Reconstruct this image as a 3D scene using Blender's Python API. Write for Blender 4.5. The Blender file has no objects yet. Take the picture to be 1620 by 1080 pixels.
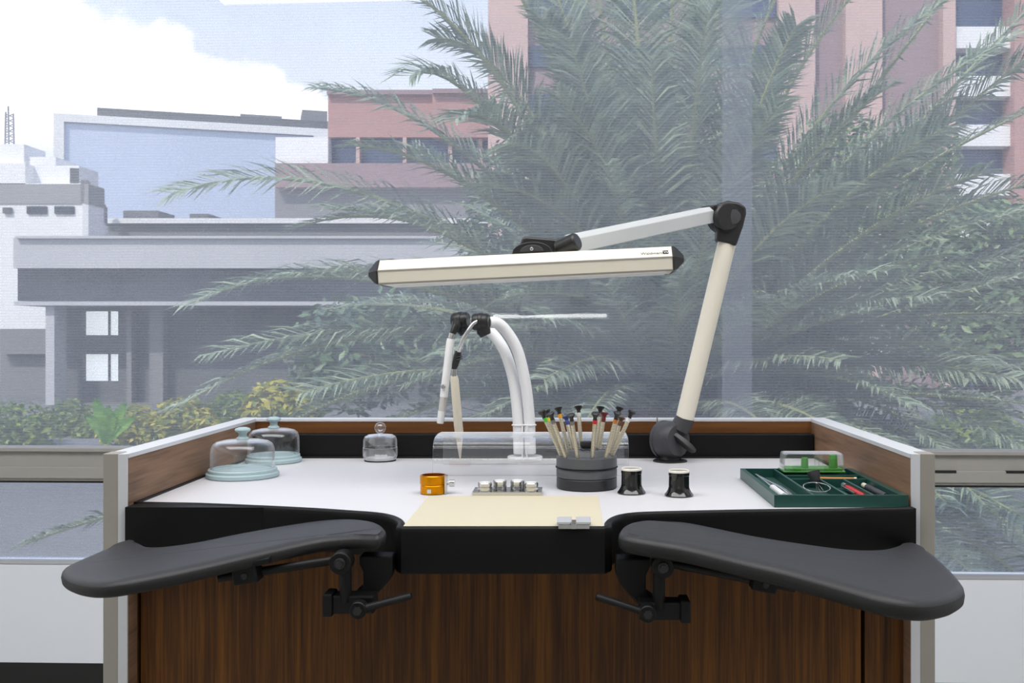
import bpy, bmesh, math, random
from mathutils import Vector, Matrix
from mathutils.geometry import tessellate_polygon
random.seed(11)
PI = math.pi
scene = bpy.context.scene
col = scene.collection

# ------------------------------------------------------------------ camera
F, CX, CY = 1591.0, 898.0, 526.0          # focal length and vanishing point in px of the 1620x1080 frame
TZ = 0.95                                  # table height
CAM = Vector((0.07, 0.0, TZ + 0.2514))
cd = bpy.data.cameras.new('camera'); cam = bpy.data.objects.new('camera', cd); col.objects.link(cam)
cam.location = CAM; cam.rotation_euler = (PI/2, 0, 0)
cd.sensor_width = 36; cd.lens = F/1620*36
cd.shift_x = -(CX-810)/1620; cd.shift_y = (CY-540)/1620
cd.clip_end = 500; cd.clip_start = 0.05
scene.camera = cam

def W(px, py, Y):                          # point at distance Y along a sight line
    return Vector((CAM.x+(px-CX)/F*Y, Y, CAM.z-(py-CY)/F*Y))
def T(px, py, z=TZ):                       # point on a horizontal plane
    Y = (CAM.z-z)*F/(py-CY)
    return Vector((CAM.x+(px-CX)/F*Y, Y, z))

# ------------------------------------------------------------------ mesh builder
class MB:
    def __init__(s): s.v = []; s.f = []; s.m = []
    def add(s, vs, fs, mi=0):
        o = len(s.v); s.v += [Vector(p) for p in vs]
        for f in fs: s.f.append([o+i for i in f]); s.m.append(mi)
        return s
    def box(s, c, size, R=None, mi=0):
        c = Vector(c); hx, hy, hz = [k/2 for k in size]
        vs = [Vector((x, y, z)) for z in (-hz, hz) for y in (-hy, hy) for x in (-hx, hx)]
        if R: vs = [R @ v for v in vs]
        return s.add([c+v for v in vs], [(0,2,3,1),(4,5,7,6),(0,1,5,4),(2,6,7,3),(0,4,6,2),(1,3,7,5)], mi)
    def span(s, a, b, mi=0):
        a = Vector(a); b = Vector(b)
        return s.box((a+b)/2, [abs(b[i]-a[i]) for i in range(3)], None, mi)
    def prism(s, poly, vec, mi=0):
        n = len(poly); vec = Vector(vec); a = [Vector(p) for p in poly]
        return s.add(a+[p+vec for p in a], [list(range(n))[::-1], list(range(n, 2*n))]+[(i, (i+1) % n, n+(i+1) % n, n+i) for i in range(n)], mi)
    def loft(s, rings, cap=True, mi=0):
        n = len(rings[0]); vs = [p for r in rings for p in r]; fs = []
        for k in range(len(rings)-1):
            for i in range(n):
                j = (i+1) % n; fs.append((k*n+i, k*n+j, (k+1)*n+j, (k+1)*n+i))
        if cap: fs += [list(range(n))[::-1], [len(vs)-n+i for i in range(n)]]
        return s.add(vs, fs, mi)
    def tube(s, path, r, n=14, mi=0, flat=1.0, cap=True):
        P = [Vector(p) for p in path]; R = r if isinstance(r, (list, tuple)) else [r]*len(P)
        rings = []; up = None
        for i, p in enumerate(P):
            t = (P[min(i+1, len(P)-1)]-P[max(i-1, 0)]).normalized()
            if up is None: up = Vector((0, 0, 1)) if abs(t.z) < .9 else Vector((0, 1, 0))
            a = t.cross(up).normalized(); b = a.cross(t).normalized(); up = b
            rings.append([p+a*math.cos(2*PI*k/n)*R[i]+b*math.sin(2*PI*k/n)*R[i]*flat for k in range(n)])
        return s.loft(rings, cap, mi)
    def lathe(s, prof, c=(0,0,0), axis=None, n=40, mi=0, closed=False):
        c = Vector(c); M = axis_matrix(axis) if axis is not None else Matrix.Identity(3)
        rings = [[c+M @ Vector((r*math.cos(2*PI*k/n), r*math.sin(2*PI*k/n), z)) for k in range(n)] for r, z in [(max(a, 1e-5), b) for a, b in prof]]
        if closed: rings.append(rings[0]); return s.loft(rings, False, mi)
        return s.loft(rings, True, mi)
    def sphere(s, c, r, n=20, sc=(1,1,1), mi=0):
        c = Vector(c); prof = [(math.sin(PI*i/(n//2)), -math.cos(PI*i/(n//2))) for i in range(n//2+1)]
        rings = [[c+Vector((max(a, 1e-4)*math.cos(2*PI*k/n)*r*sc[0], max(a, 1e-4)*math.sin(2*PI*k/n)*r*sc[1], b*r*sc[2])) for k in range(n)] for a, b in prof]
        return s.loft(rings, True, mi)
    def ring(s, c, R, r, axis=(0,0,1), n=40, m=10, mi=0, sc=(1,1)):
        prof = [(R+r*math.cos(2*PI*k/m), r*math.sin(2*PI*k/m)) for k in range(m)]
        return s.lathe(prof, c, axis, n, mi, closed=True)

def axis_matrix(a):
    z = Vector(a).normalized(); x = (Vector((0,0,1)) if abs(z.z) < .9 else Vector((1,0,0))).cross(z).normalized()
    y = z.cross(x); return Matrix((x, y, z)).transposed()

def obj(name, mb, mat, parent=None, smooth=35, bevel=0, fix=True):
    base = parent_loc(parent) if parent else Vector((0,0,0))
    me = bpy.data.meshes.new(name)
    me.from_pydata([tuple(v-base) for v in mb.v], [], mb.f)
    mats = mat if isinstance(mat, (list, tuple)) else [mat]
    for m in mats: me.materials.append(m)
    if len(mats) > 1: me.polygons.foreach_set('material_index', mb.m)
    if fix:
        bm = bmesh.new(); bm.from_mesh(me)
        bmesh.ops.remove_doubles(bm, verts=bm.verts, dist=2e-6)
        bmesh.ops.recalc_face_normals(bm, faces=bm.faces); bm.to_mesh(me); bm.free()
    if smooth:
        me.polygons.foreach_set('use_smooth', [True]*len(me.polygons)); me.set_sharp_from_angle(angle=math.radians(smooth))
    o = bpy.data.objects.new(name, me); col.objects.link(o)
    if parent: o.parent = parent
    if bevel:
        b = o.modifiers.new('edge', 'BEVEL'); b.width = bevel; b.segments = 2; b.limit_method = 'ANGLE'; b.angle_limit = math.radians(40); b.harden_normals = False
    return o
def parent_loc(p):
    v = Vector((0,0,0))
    while p: v += p.location; p = p.parent
    return v
def tag(o, label, cat, group=None):
    o['label'] = label; o['category'] = cat
    if group: o['group'] = group
    return o
def thing(name, label, cat, loc, group=None):
    o = bpy.data.objects.new(name, None); col.objects.link(o); o.location = loc; o.empty_display_size = .05
    return tag(o, label, cat, group)
def struct(name, mb, mat, parent=None, **k):
    o = obj(name, mb, mat, parent, **k); o['kind'] = 'structure'; return o

# ------------------------------------------------------------------ materials
def lin(c): return c/12.92 if c <= .04045 else ((c+.055)/1.055)**2.4
def rgb(r, g, b): return (lin(r/255), lin(g/255), lin(b/255), 1)
def nmat(name):
    m = bpy.data.materials.new(name); m.use_nodes = True; nt = m.node_tree; nt.nodes.clear()
    out = nt.nodes.new('ShaderNodeOutputMaterial'); return m, nt, out
def mat(name, c, rough=.5, metal=0, var=.06, scale=30, bump=0, coat=0, spec=.5, stretch=None, emit=0):
    m, nt, out = nmat(name); N = nt.nodes.new; L = nt.links.new
    p = N('ShaderNodeBsdfPrincipled'); L(p.outputs[0], out.inputs[0])
    p.inputs['Roughness'].default_value = rough; p.inputs['Metallic'].default_value = metal
    p.inputs['Coat Weight'].default_value = coat; p.inputs['Specular IOR Level'].default_value = spec
    tc = N('ShaderNodeTexCoord'); mp = N('ShaderNodeMapping'); L(tc.outputs['Object'], mp.inputs[0])
    if stretch: mp.inputs['Scale'].default_value = stretch
    no = N('ShaderNodeTexNoise'); no.inputs['Scale'].default_value = scale; no.inputs['Detail'].default_value = 4; L(mp.outputs[0], no.inputs[0])
    mx = N('ShaderNodeMix'); mx.data_type = 'RGBA'; L(no.outputs[0], mx.inputs[0])
    mx.inputs[6].default_value = tuple(k*(1-var) for k in c[:3])+(1,); mx.inputs[7].default_value = tuple(min(1, k*(1+var)) for k in c[:3])+(1,)
    L(mx.outputs[2], p.inputs['Base Color'])
    if bump:
        bp = N('ShaderNodeBump'); bp.inputs['Strength'].default_value = bump; bp.inputs['Distance'].default_value = .001
        L(no.outputs[0], bp.inputs['Height']); L(bp.outputs[0], p.inputs['Normal'])
    if emit:
        L(mx.outputs[2], p.inputs['Emission Color']); p.inputs['Emission Strength'].default_value = emit
    return m
def wood(name, dark, mid, light, stretch, rough=.45, scale=1.0):
    m, nt, out = nmat(name); N = nt.nodes.new; L = nt.links.new
    p = N('ShaderNodeBsdfPrincipled'); L(p.outputs[0], out.inputs[0]); p.inputs['Roughness'].default_value = rough
    p.inputs['Specular IOR Level'].default_value = .25
    tc = N('ShaderNodeTexCoord'); mp = N('ShaderNodeMapping'); L(tc.outputs['Object'], mp.inputs[0]); mp.inputs['Scale'].default_value = stretch
    n1 = N('ShaderNodeTexNoise'); n1.inputs['Scale'].default_value = 22*scale; n1.inputs['Detail'].default_value = 6; n1.inputs['Roughness'].default_value = .65; n1.inputs['Distortion'].default_value = .4; L(mp.outputs[0], n1.inputs[0])
    n2 = N('ShaderNodeTexNoise'); n2.inputs['Scale'].default_value = 150*scale; n2.inputs['Detail'].default_value = 3; L(mp.outputs[0], n2.inputs[0])
    ad = N('ShaderNodeMath'); ad.operation = 'MULTIPLY_ADD'; ad.inputs[1].default_value = .35; L(n2.outputs[0], ad.inputs[0])
    sc = N('ShaderNodeMath'); sc.operation = 'MULTIPLY'; sc.inputs[1].default_value = .68; L(n1.outputs[0], sc.inputs[0]); L(sc.outputs[0], ad.inputs[2])
    cr = N('ShaderNodeValToRGB'); e = cr.color_ramp.elements; e[0].position = .36; e[0].color = dark; e[1].position = .66; e[1].color = light
    k = cr.color_ramp.elements.new(.5); k.color = mid
    L(ad.outputs[0], cr.inputs[0]); L(cr.outputs[0], p.inputs['Base Color'])
    bp = N('ShaderNodeBump'); bp.inputs['Strength'].default_value = .08; L(ad.outputs[0], bp.inputs['Height']); L(bp.outputs[0], p.inputs['Normal'])
    return m
def glass(name, tint=(1,1,1,1), ior=1.45, edge=.35, gloss=1.0, rough=.0):
    # clear thin glass: see-through with a Fresnel reflection
    m, nt, out = nmat(name); N = nt.nodes.new; L = nt.links.new
    tr = N('ShaderNodeBsdfTransparent'); tr.inputs[0].default_value = tint
    gl = N('ShaderNodeBsdfGlossy'); gl.inputs['Roughness'].default_value = rough; gl.inputs[0].default_value = (.95,.97,1,1)
    r0 = ((ior-1)/(ior+1))**2
    fw = N('ShaderNodeLayerWeight'); fw.inputs[0].default_value = .5
    f5 = N('ShaderNodeMath'); f5.operation = 'POWER'; f5.inputs[1].default_value = 5; L(fw.outputs['Facing'], f5.inputs[0])
    ml = N('ShaderNodeMath'); ml.operation = 'MULTIPLY_ADD'; ml.inputs[1].default_value = (1-r0)*gloss; ml.inputs[2].default_value = r0*gloss; L(f5.outputs[0], ml.inputs[0])
    mx = N('ShaderNodeMixShader'); L(ml.outputs[0], mx.inputs[0]); L(tr.outputs[0], mx.inputs[1]); L(gl.outputs[0], mx.inputs[2])
    if edge:
        tn = N('ShaderNodeTexNoise'); tn.inputs['Scale'].default_value = 60
        df = N('ShaderNodeBsdfDiffuse'); df.inputs[0].default_value = (.8,.82,.86,1)
        lw = N('ShaderNodeLayerWeight'); lw.inputs[0].default_value = .5
        pw = N('ShaderNodeMath'); pw.operation = 'POWER'; pw.inputs[1].default_value = 5; L(lw.outputs['Facing'], pw.inputs[0])
        m2 = N('ShaderNodeMath'); m2.operation = 'MULTIPLY'; m2.inputs[1].default_value = edge; L(pw.outputs[0], m2.inputs[0])
        mx2 = N('ShaderNodeMixShader'); L(m2.outputs[0], mx2.inputs[0]); L(mx.outputs[0], mx2.inputs[1]); L(df.outputs[0], mx2.inputs[2]); L(mx2.outputs[0], out.inputs[0])
    else: L(mx.outputs[0], out.inputs[0])
    return m
def leafmat(name, c1, c2, trans=.25, scale=3):
    m, nt, out = nmat(name); N = nt.nodes.new; L = nt.links.new
    tc = N('ShaderNodeTexCoord'); no = N('ShaderNodeTexNoise'); no.inputs['Scale'].default_value = scale; no.inputs['Detail'].default_value = 3; L(tc.outputs['Object'], no.inputs[0])
    cr = N('ShaderNodeValToRGB'); cr.color_ramp.elements[0].position = .35; cr.color_ramp.elements[1].position = .65
    cr.color_ramp.elements[0].color = c1; cr.color_ramp.elements[1].color = c2
    ge = N('ShaderNodeNewGeometry'); av = N('ShaderNodeMix'); av.data_type = 'FLOAT'; av.inputs[0].default_value = .45
    L(no.outputs[0], av.inputs[2]); L(ge.outputs['Random Per Island'], av.inputs[3]); L(av.outputs[0], cr.inputs[0])
    p = N('ShaderNodeBsdfPrincipled'); p.inputs['Roughness'].default_value = .42; L(cr.outputs[0], p.inputs['Base Color'])
    t = N('ShaderNodeBsdfTranslucent'); L(cr.outputs[0], t.inputs[0])
    mx = N('ShaderNodeMixShader'); mx.inputs[0].default_value = trans; L(p.outputs[0], mx.inputs[1]); L(t.outputs[0], mx.inputs[2]); L(mx.outputs[0], out.inputs[0])
    return m
def screenmat(name, opac, tint):
    # woven sunscreen fabric: partly open weave with fine horizontal threads and pale specks of dust
    m, nt, out = nmat(name); N = nt.nodes.new; L = nt.links.new
    tc = N('ShaderNodeTexCoord')
    def math_(op, a, b=None):
        n = N('ShaderNodeMath'); n.operation = op
        for i, k in enumerate((a, b)):
            if k is None: continue
            if isinstance(k, (int, float)): n.inputs[i].default_value = k
            else: L(k, n.inputs[i])
        return n.outputs[0]
    wv = N('ShaderNodeTexWave'); wv.wave_type = 'BANDS'; wv.bands_direction = 'Z'; wv.inputs['Scale'].default_value = 36; wv.inputs['Distortion'].default_value = .35; wv.inputs['Detail'].default_value = 2; wv.inputs['Detail Scale'].default_value = 30; L(tc.outputs['Object'], wv.inputs[0])
    n1 = N('ShaderNodeTexNoise'); n1.inputs['Scale'].default_value = 3.5; n1.inputs['Detail'].default_value = 5; L(tc.outputs['Object'], n1.inputs[0])
    n2 = N('ShaderNodeTexNoise'); n2.inputs['Scale'].default_value = 330; n2.inputs['Detail'].default_value = 1; L(tc.outputs['Object'], n2.inputs[0])
    sp = math_('MULTIPLY', math_('MAXIMUM', math_('SUBTRACT', n2.outputs[0], .69), 0.0), 3.0)
    fac = math_('ADD', math_('MULTIPLY', math_('SUBTRACT', wv.outputs['Fac'], .5), .10), opac)
    fac = math_('ADD', fac, math_('MULTIPLY', math_('SUBTRACT', n1.outputs[0], .5), .16))
    fac = math_('ADD', fac, math_('MULTIPLY', math_('SUBTRACT', n2.outputs[0], .5), .16))
    fac = math_('ADD', fac, sp)
    tr = N('ShaderNodeBsdfTransparent'); tr.inputs[0].default_value = (1,1,1,1)
    tl = N('ShaderNodeBsdfTranslucent'); tl.inputs[0].default_value = tint
    df = N('ShaderNodeBsdfDiffuse'); df.inputs[0].default_value = tint
    a = N('ShaderNodeMixShader'); a.inputs[0].default_value = .35; L(tl.outputs[0], a.inputs[1]); L(df.outputs[0], a.inputs[2])
    mx = N('ShaderNodeMixShader'); L(fac, mx.inputs[0]); L(tr.outputs[0], mx.inputs[1]); L(a.outputs[0], mx.inputs[2]); L(mx.outputs[0], out.inputs[0])
    return m

M = {}
M['white_lam'] = mat('white_laminate', rgb(212,211,215), .38, var=.015, scale=8)
M['black'] = mat('black_satin', rgb(15,15,16), .48, var=.1, spec=.2)
M['black_metal'] = mat('black_powder_coat', rgb(16,16,17), .5, var=.1, scale=80, spec=.25)
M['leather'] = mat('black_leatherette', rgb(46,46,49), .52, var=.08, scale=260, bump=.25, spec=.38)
M['leather_shade'] = mat('black_leatherette_shaded', rgb(22,22,23), .6, var=.08, scale=260, bump=.25, spec=.42)  # darker copy of the leatherette, shade below the lit top painted in
M['wood_front'] = wood('walnut_front', rgb(44,27,14), rgb(80,49,20), rgb(116,73,24), (1,1,.025), .5, 2.4)
M['wood_side'] = wood('walnut_side', rgb(100,76,60), rgb(128,100,80), rgb(148,116,92), (1,.05,1), .5, 1.2)
M['wood_back'] = wood('walnut_back', rgb(84,52,26), rgb(104,66,34), rgb(122,80,42), (.05,1,1), .5, .8)
M['post'] = mat('grey_aluminium', rgb(154,150,142), .5, var=.03, spec=.4)
M['post_edge'] = mat('pale_aluminium', rgb(205,207,212), .45, var=.02)
M['white_paint'] = mat('white_paint', rgb(238,243,250), .6, var=.015, scale=4)
M['wall_paint'] = mat('wall_paint', rgb(232,232,230), .8, var=.02, scale=4)
M['floor'] = mat('grey_floor', rgb(176,174,170), .5, var=.06, scale=5)
M['baseboard'] = mat('black_baseboard', rgb(24,24,24), .6)
M['frame'] = mat('grey_window_frame', rgb(164,162,157), .5, var=.03)
M['frame_dark'] = mat('frame_gasket', rgb(22,22,22), .6)
M['cream_metal'] = mat('cream_lamp_enamel', rgb(230,224,209), .35, var=.015, spec=.5)
M['arm_grey'] = mat('pale_grey_enamel', rgb(196,199,201), .38, var=.015)
M['diffuser'] = mat('white_diffuser', rgb(240,240,236), .4, var=.01)
M['black_plastic'] = mat('black_plastic', rgb(30,30,31), .4, var=.1, scale=120, bump=.05, spec=.5)
M['dark_grey'] = mat('anthracite_plastic', rgb(62,62,66), .5, var=.07, scale=120, spec=.45)
M['white_plastic'] = mat('white_plastic', rgb(232,232,232), .35, var=.015)
M['frost'] = mat('frosted_plastic', rgb(240,240,242), .4, var=.03)
M['cream_plastic'] = mat('cream_plastic', rgb(226,218,198), .35, var=.03)
M['steel'] = mat('polished_steel', rgb(205,205,205), .16, 1, var=.05)
M['brush_steel'] = mat('brushed_steel', rgb(215,217,222), .4, .55, var=.1, scale=60, stretch=(1,14,14))
M['gold'] = mat('gold_anodised', rgb(214,140,18), .28, 1, var=.05)
M['gold_in'] = mat('copper_inside', rgb(150,80,20), .4, 1, var=.05)
M['paleblue'] = mat('pale_blue_plastic', rgb(166,188,193), .4, var=.02)
M['paper'] = mat('cream_paper', rgb(199,191,168), .75, var=.015, scale=15)
M['stand'] = mat('anthracite_anodised', rgb(92,94,98), .42, .35, var=.05, scale=90)
M['stand_dark'] = mat('dark_anodised', rgb(52,53,56), .42, .35, var=.05, scale=90)
M['gloss_black'] = mat('gloss_black', rgb(14,14,15), .1, var=.05, coat=.5)
M['loupe_rim'] = mat('cream_rim', rgb(228,224,214), .35, var=.02)
M['green_tray'] = mat('dark_green_lacquer', rgb(26,70,63), .35, var=.05, spec=.5)
M['green_floor'] = mat('dark_green_felt', rgb(24,66,58), .8, var=.1, scale=200)
M['green'] = mat('bright_green_plastic', rgb(62,140,52), .4, var=.04)
M['red'] = mat('red_plastic', rgb(196,40,44), .35)
M['pencil'] = mat('ochre_wood', rgb(190,130,50), .5)
M['glass'] = glass('dome_glass', ior=1.5, edge=.45)
M['boxglass'] = glass('clear_lid', ior=1.55, edge=.5, gloss=1.2)
M['bellglass'] = glass('thick_clear_glass', ior=1.75, edge=.95, gloss=1.4)
M['clear_grey'] = mat('translucent_grey_plastic', rgb(196,194,190), .25, var=.05)
M['acrylic'] = glass('clear_acrylic', ior=1.55, edge=.8, gloss=1.3)
M['pane'] = glass('window_glass', ior=1.4, edge=0)
M['darkglass'] = glass('dark_lens', (.25,.25,.25,1), edge=.1)
M['collar_green'] = mat('green_band', rgb(96,190,70), .4)
M['collar_yellow'] = mat('yellow_band', rgb(240,215,40), .4)
M['collar_orange'] = mat('orange_band', rgb(240,165,40), .4)
M['collar_amber'] = mat('amber_band', rgb(205,120,30), .4)
M['collar_white'] = mat('white_band', rgb(235,235,235), .4)
M['collar_red'] = mat('red_band', rgb(215,35,35), .4)
M['collar_blue'] = mat('blue_band', rgb(60,80,150), .4)
M['collar_maroon'] = mat('maroon_band', rgb(110,30,32), .4)
M['collar_brown'] = mat('brown_band', rgb(100,70,45), .4)
M['collar_grey'] = mat('grey_band', rgb(120,120,118), .4)
def knurl():
    m, nt, out = nmat('knurled_brass'); N = nt.nodes.new; L = nt.links.new
    p = N('ShaderNodeBsdfPrincipled'); L(p.outputs[0], out.inputs[0]); p.inputs['Metallic'].default_value = .75; p.inputs['Roughness'].default_value = .32
    tc = N('ShaderNodeTexCoord'); w = N('ShaderNodeTexWave'); w.bands_direction = 'Z'; w.inputs['Scale'].default_value = 130; L(tc.outputs['Object'], w.inputs[0])
    mx = N('ShaderNodeMix'); mx.data_type = 'RGBA'; L(w.outputs['Fac'], mx.inputs[0]); mx.inputs[6].default_value = rgb(150,142,124); mx.inputs[7].default_value = rgb(236,228,206); L(mx.outputs[2], p.inputs['Base Color'])
    b = N('ShaderNodeBump'); b.inputs['Strength'].default_value = .5; b.inputs['Distance'].default_value = .0005; L(w.outputs['Fac'], b.inputs['Height']); L(b.outputs[0], p.inputs['Normal'])
    return m
M['knurl'] = knurl()
M['palm'] = leafmat('palm_leaflets', rgb(92,112,90), rgb(178,192,164), .3)
M['rachis'] = mat('palm_midrib', rgb(150,155,110), .5)
M['trunk'] = mat('palm_bark', rgb(98,82,66), .9, var=.3, scale=12, bump=.6)
M['tree'] = leafmat('broad_leaves', rgb(70,94,66), rgb(128,152,100), .25, 1.5)
M['tree2'] = leafmat('dark_broad_leaves', rgb(72,94,76), rgb(112,136,98), .25, 1.5)
M['shrub'] = leafmat('shrub_leaves', rgb(70,104,50), rgb(140,160,60), .3, 2)
M['yshrub'] = leafmat('yellow_shrub_leaves', rgb(110,130,45), rgb(200,188,70), .3, 2)
M['banana'] = leafmat('banana_leaf', rgb(80,140,50), rgb(130,180,70), .35, 2)
M['render_white'] = mat('white_render', rgb(232,232,232), .85, var=.04, scale=.6)
M['render_grey'] = mat('grey_render', rgb(150,150,150), .85, var=.05, scale=.6)
M['conc_light'] = mat('pale_concrete', rgb(186,186,190), .85, var=.06, scale=.8)
M['conc'] = mat('concrete', rgb(128,128,130), .85, var=.1, scale=.7)
M['conc_dark'] = mat('dark_concrete', rgb(96,98,100), .85, var=.1, scale=.7)
M['bandglass'] = mat('dark_band_glazing', rgb(48,54,64), .25, var=.1, scale=1)
M['blueglass'] = mat('blue_curtain_glass', rgb(196,207,228), .25, .15, var=.08, scale=.09)
M['winglass'] = mat('blue_window_glass', rgb(64,78,108), .2, var=.2, scale=.5)
M['brick'] = mat('red_brick_wall', rgb(176,136,130), .9, var=.1, scale=1.5)
M['brick_pale'] = mat('salmon_brick_wall', rgb(196,168,160), .9, var=.08, scale=1.5)
M['brick_dark'] = mat('mauve_brick_wall', rgb(150,128,130), .9, var=.1, scale=1.5)
M['terrace'] = mat('pale_paving', rgb(112,112,112), .9, var=.3, scale=.5)
M['strip'] = mat('lit_tube', (1,.98,.92,1), .4, emit=11)
M['dayglow'] = mat('daylight_glow_panel', (.9,.95,1,1), .3, var=.04, scale=2, emit=.85)  # added glow in place of daylight seen through the openings
M['mast'] = mat('grey_mast', rgb(150,150,155), .6)

# ------------------------------------------------------------------ room
RX = 2.6; CH = 3.2; YB = -3.0
struct('floor', MB().span((-RX-.1, YB-.1, -.1), (RX+.1, 3.2, 0)), M['floor'], smooth=0)
struct('ceiling', MB().span((-RX-.1, YB-.1, CH), (RX+.1, 3.15, CH+.1)), M['white_paint'], smooth=0)
struct('wall_left', MB().span((-RX-.1, YB, 0), (-RX, 3.15, CH)), M['wall_paint'], smooth=0)
struct('wall_right', MB().span((RX, YB, 0), (RX+.1, 3.15, CH)), M['wall_paint'], smooth=0)
struct('wall_back', MB().span((-RX, YB-.1, 0), (RX, YB, CH)), M['wall_paint'], smooth=0)
TH = math.radians(1.9)
U = Vector((math.cos(TH), -math.sin(TH), 0)); NW = Vector((math.sin(TH), math.cos(TH), 0)); OW = Vector((CAM.x, 3.0, 0))
RW = Matrix.Rotation(-TH, 3, 'Z')
def wp(u, z, w=0): return OW+U*u+NW*w+Vector((0, 0, z))
def wbox(mb, u0, u1, z0, z1, w0, w1): return mb.box(wp((u0+u1)/2, (z0+z1)/2, (w0+w1)/2), (u1-u0, w1-w0, z1-z0), RW)
US = .53
UL, UR = -2.72, 2.58
ZTOP = 2.62
# left / right fields of the glazed wall
struct('wall_front_left', wbox(MB(), UL, US, .2, .497, 0, .1), M['white_paint'], smooth=0)
struct('wall_front_right', wbox(MB(), US, UR, .17, .474, 0, .1), M['white_paint'], smooth=0)
struct('baseboard_left', wbox(MB(), UL, US, 0, .2, 0, .1), M['baseboard'], smooth=0)
struct('baseboard_right', wbox(MB(), US, UR, 0, .17, 0, .1), M['baseboard'], smooth=0)
struct('wall_front_top', wbox(MB(), UL, UR, ZTOP, CH, 0, .1), M['wall_paint'], smooth=0)
for name, u0, u1, zlow, zb, zt in (('window_1', UL, US, .497, .7515, .853), ('window_2', US, UR, .474, .7515, .853)):
    w = bpy.data.objects.new(name, None); col.objects.link(w); w.location = wp(u0, zlow); w['kind'] = 'structure'
    fr = MB()
    wbox(fr, u0, u1, zb, zt-.012, 0, .06)
    wbox(fr, u0, u1, zt-.012, zt, -.012, .06)
    wbox(fr, u0, u1, zb+.008, zb+.043, -.006, .06)
    wbox(fr, u0, u1, zlow, zlow+.004, 0, .06)
    wbox(fr, u0, u1, ZTOP-.05, ZTOP, 0, .06)
    struct('window_frame', fr, M['frame'], w, smooth=0, bevel=.002)
    gk = MB(); wbox(gk, u0, u1, zb-.006, zb, .004, .05)
    struct('gasket', gk, M['frame_dark'], w, smooth=0)
    if name == 'window_2':
        for (a, b) in ((1478, 1514), (1592, 1640)):
            pa, pb = W(a, 742, 2.95), W(b, 742, 2.95)
            s_ = MB(); zz = wp(0, .7925).z
            wbox(s_, (pa-OW).dot(U), (pb-OW).dot(U), zz-.0035, zz+.0035, -.0075, 0)
            struct('drain_slot', s_, M['frame_dark'], w, smooth=0)
    struct('window_pane', wbox(MB(), u0, u1, zt-.002, ZTOP-.05, .03, .036), M['pane'], w, smooth=0)
    struct('window_pane', wbox(MB(), u0, u1, zlow+.004, zb-.006, .03, .036), M['pane'], w, smooth=0)
# woven sunscreens hanging outside the panes
def screen(u0, u1, w, label):
    mb = MB().add([wp(u0, .47, w), wp(u1, .47, w), wp(u1, ZTOP, w), wp(u0, ZTOP, w)], [(0,1,2,3)])
    o = obj('window_sunscreen', mb, M['screen'], smooth=0); tag(o, label, 'window screen', 'woven sunscreens'); return o
M['screen'] = screenmat('woven_sunscreen', .385, rgb(202,206,216))
screen(UL, .56, .085, 'translucent grey woven sunscreen covering the window behind the bench, left of the lamp elbow')
screen(.47, UR, .095, 'translucent grey woven sunscreen covering the right window, beyond the upright lamp arm')

# strip light on the rear wall (seen mirrored in the window)
t = thing('wall_lamp', 'long slim lit tube light on the rear wall, mirrored in the window', 'light', (-.5, YB+.03, 1.35))
obj('housing', MB().span((-1.03, YB, 1.325), (.05, YB+.03, 1.378)), M['white_plastic'], t, smooth=0)
obj('tube', MB().tube([(-1.0, YB+.045, 1.348), (.02, YB+.045, 1.354)], .014), M['strip'], t)

# ------------------------------------------------------------------ bench
YF, YK = 1.45, 2.05
bench = thing('watchmaker_bench', 'walnut and grey watchmaker bench with white worktop and black front edge', 'workbench', (0, 1.75, 0))
RT = CAM.z-.1755                            # rail top
xi = .5665; xo = .6
front = [(-.632,1.487),(-.58,1.481),(-.536,1.476),(-.437,1.4545),(-.3587,1.4337),(-.300,1.4134),(-.262,1.3986),(-.239,1.379),(-.2225,1.351),(-.214,1.3245),(-.213,1.2987),
         (.0473,1.2987),(.0494,1.333),(.0592,1.365),(.0759,1.389),(.1076,1.4035),(.179,1.4134),(.270,1.4235),(.361,1.4286),(.43,1.436),(.4927,1.444)]
front = [Vector((x+CAM.x, y, 0)) for x, y in front]
def smooth_line(pts, k=4):
    out = []
    for i in range(len(pts)-1):
        p0 = pts[max(i-1, 0)]; p1 = pts[i]; p2 = pts[i+1]; p3 = pts[min(i+2, len(pts)-1)]
        for j in range(k):
            t_ = j/k; out.append(.5*((2*p1)+(p2-p0)*t_+(2*p0-5*p1+4*p2-p3)*t_**2+(3*p1-p0-3*p2+p3)*t_**3))
    return out+[pts[-1]]
fl = smooth_line(front[:11])+smooth_line(front[11:])
poly = [Vector((p.x, p.y, TZ-.02)) for p in fl]+[Vector((xi-.004, 2.012, TZ-.02)), Vector((-xi+.004, 2.012, TZ-.02))]
obj('table_top', MB().prism(poly, (0,0,.02)), M['white_lam'], bench, smooth=0)
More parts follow.
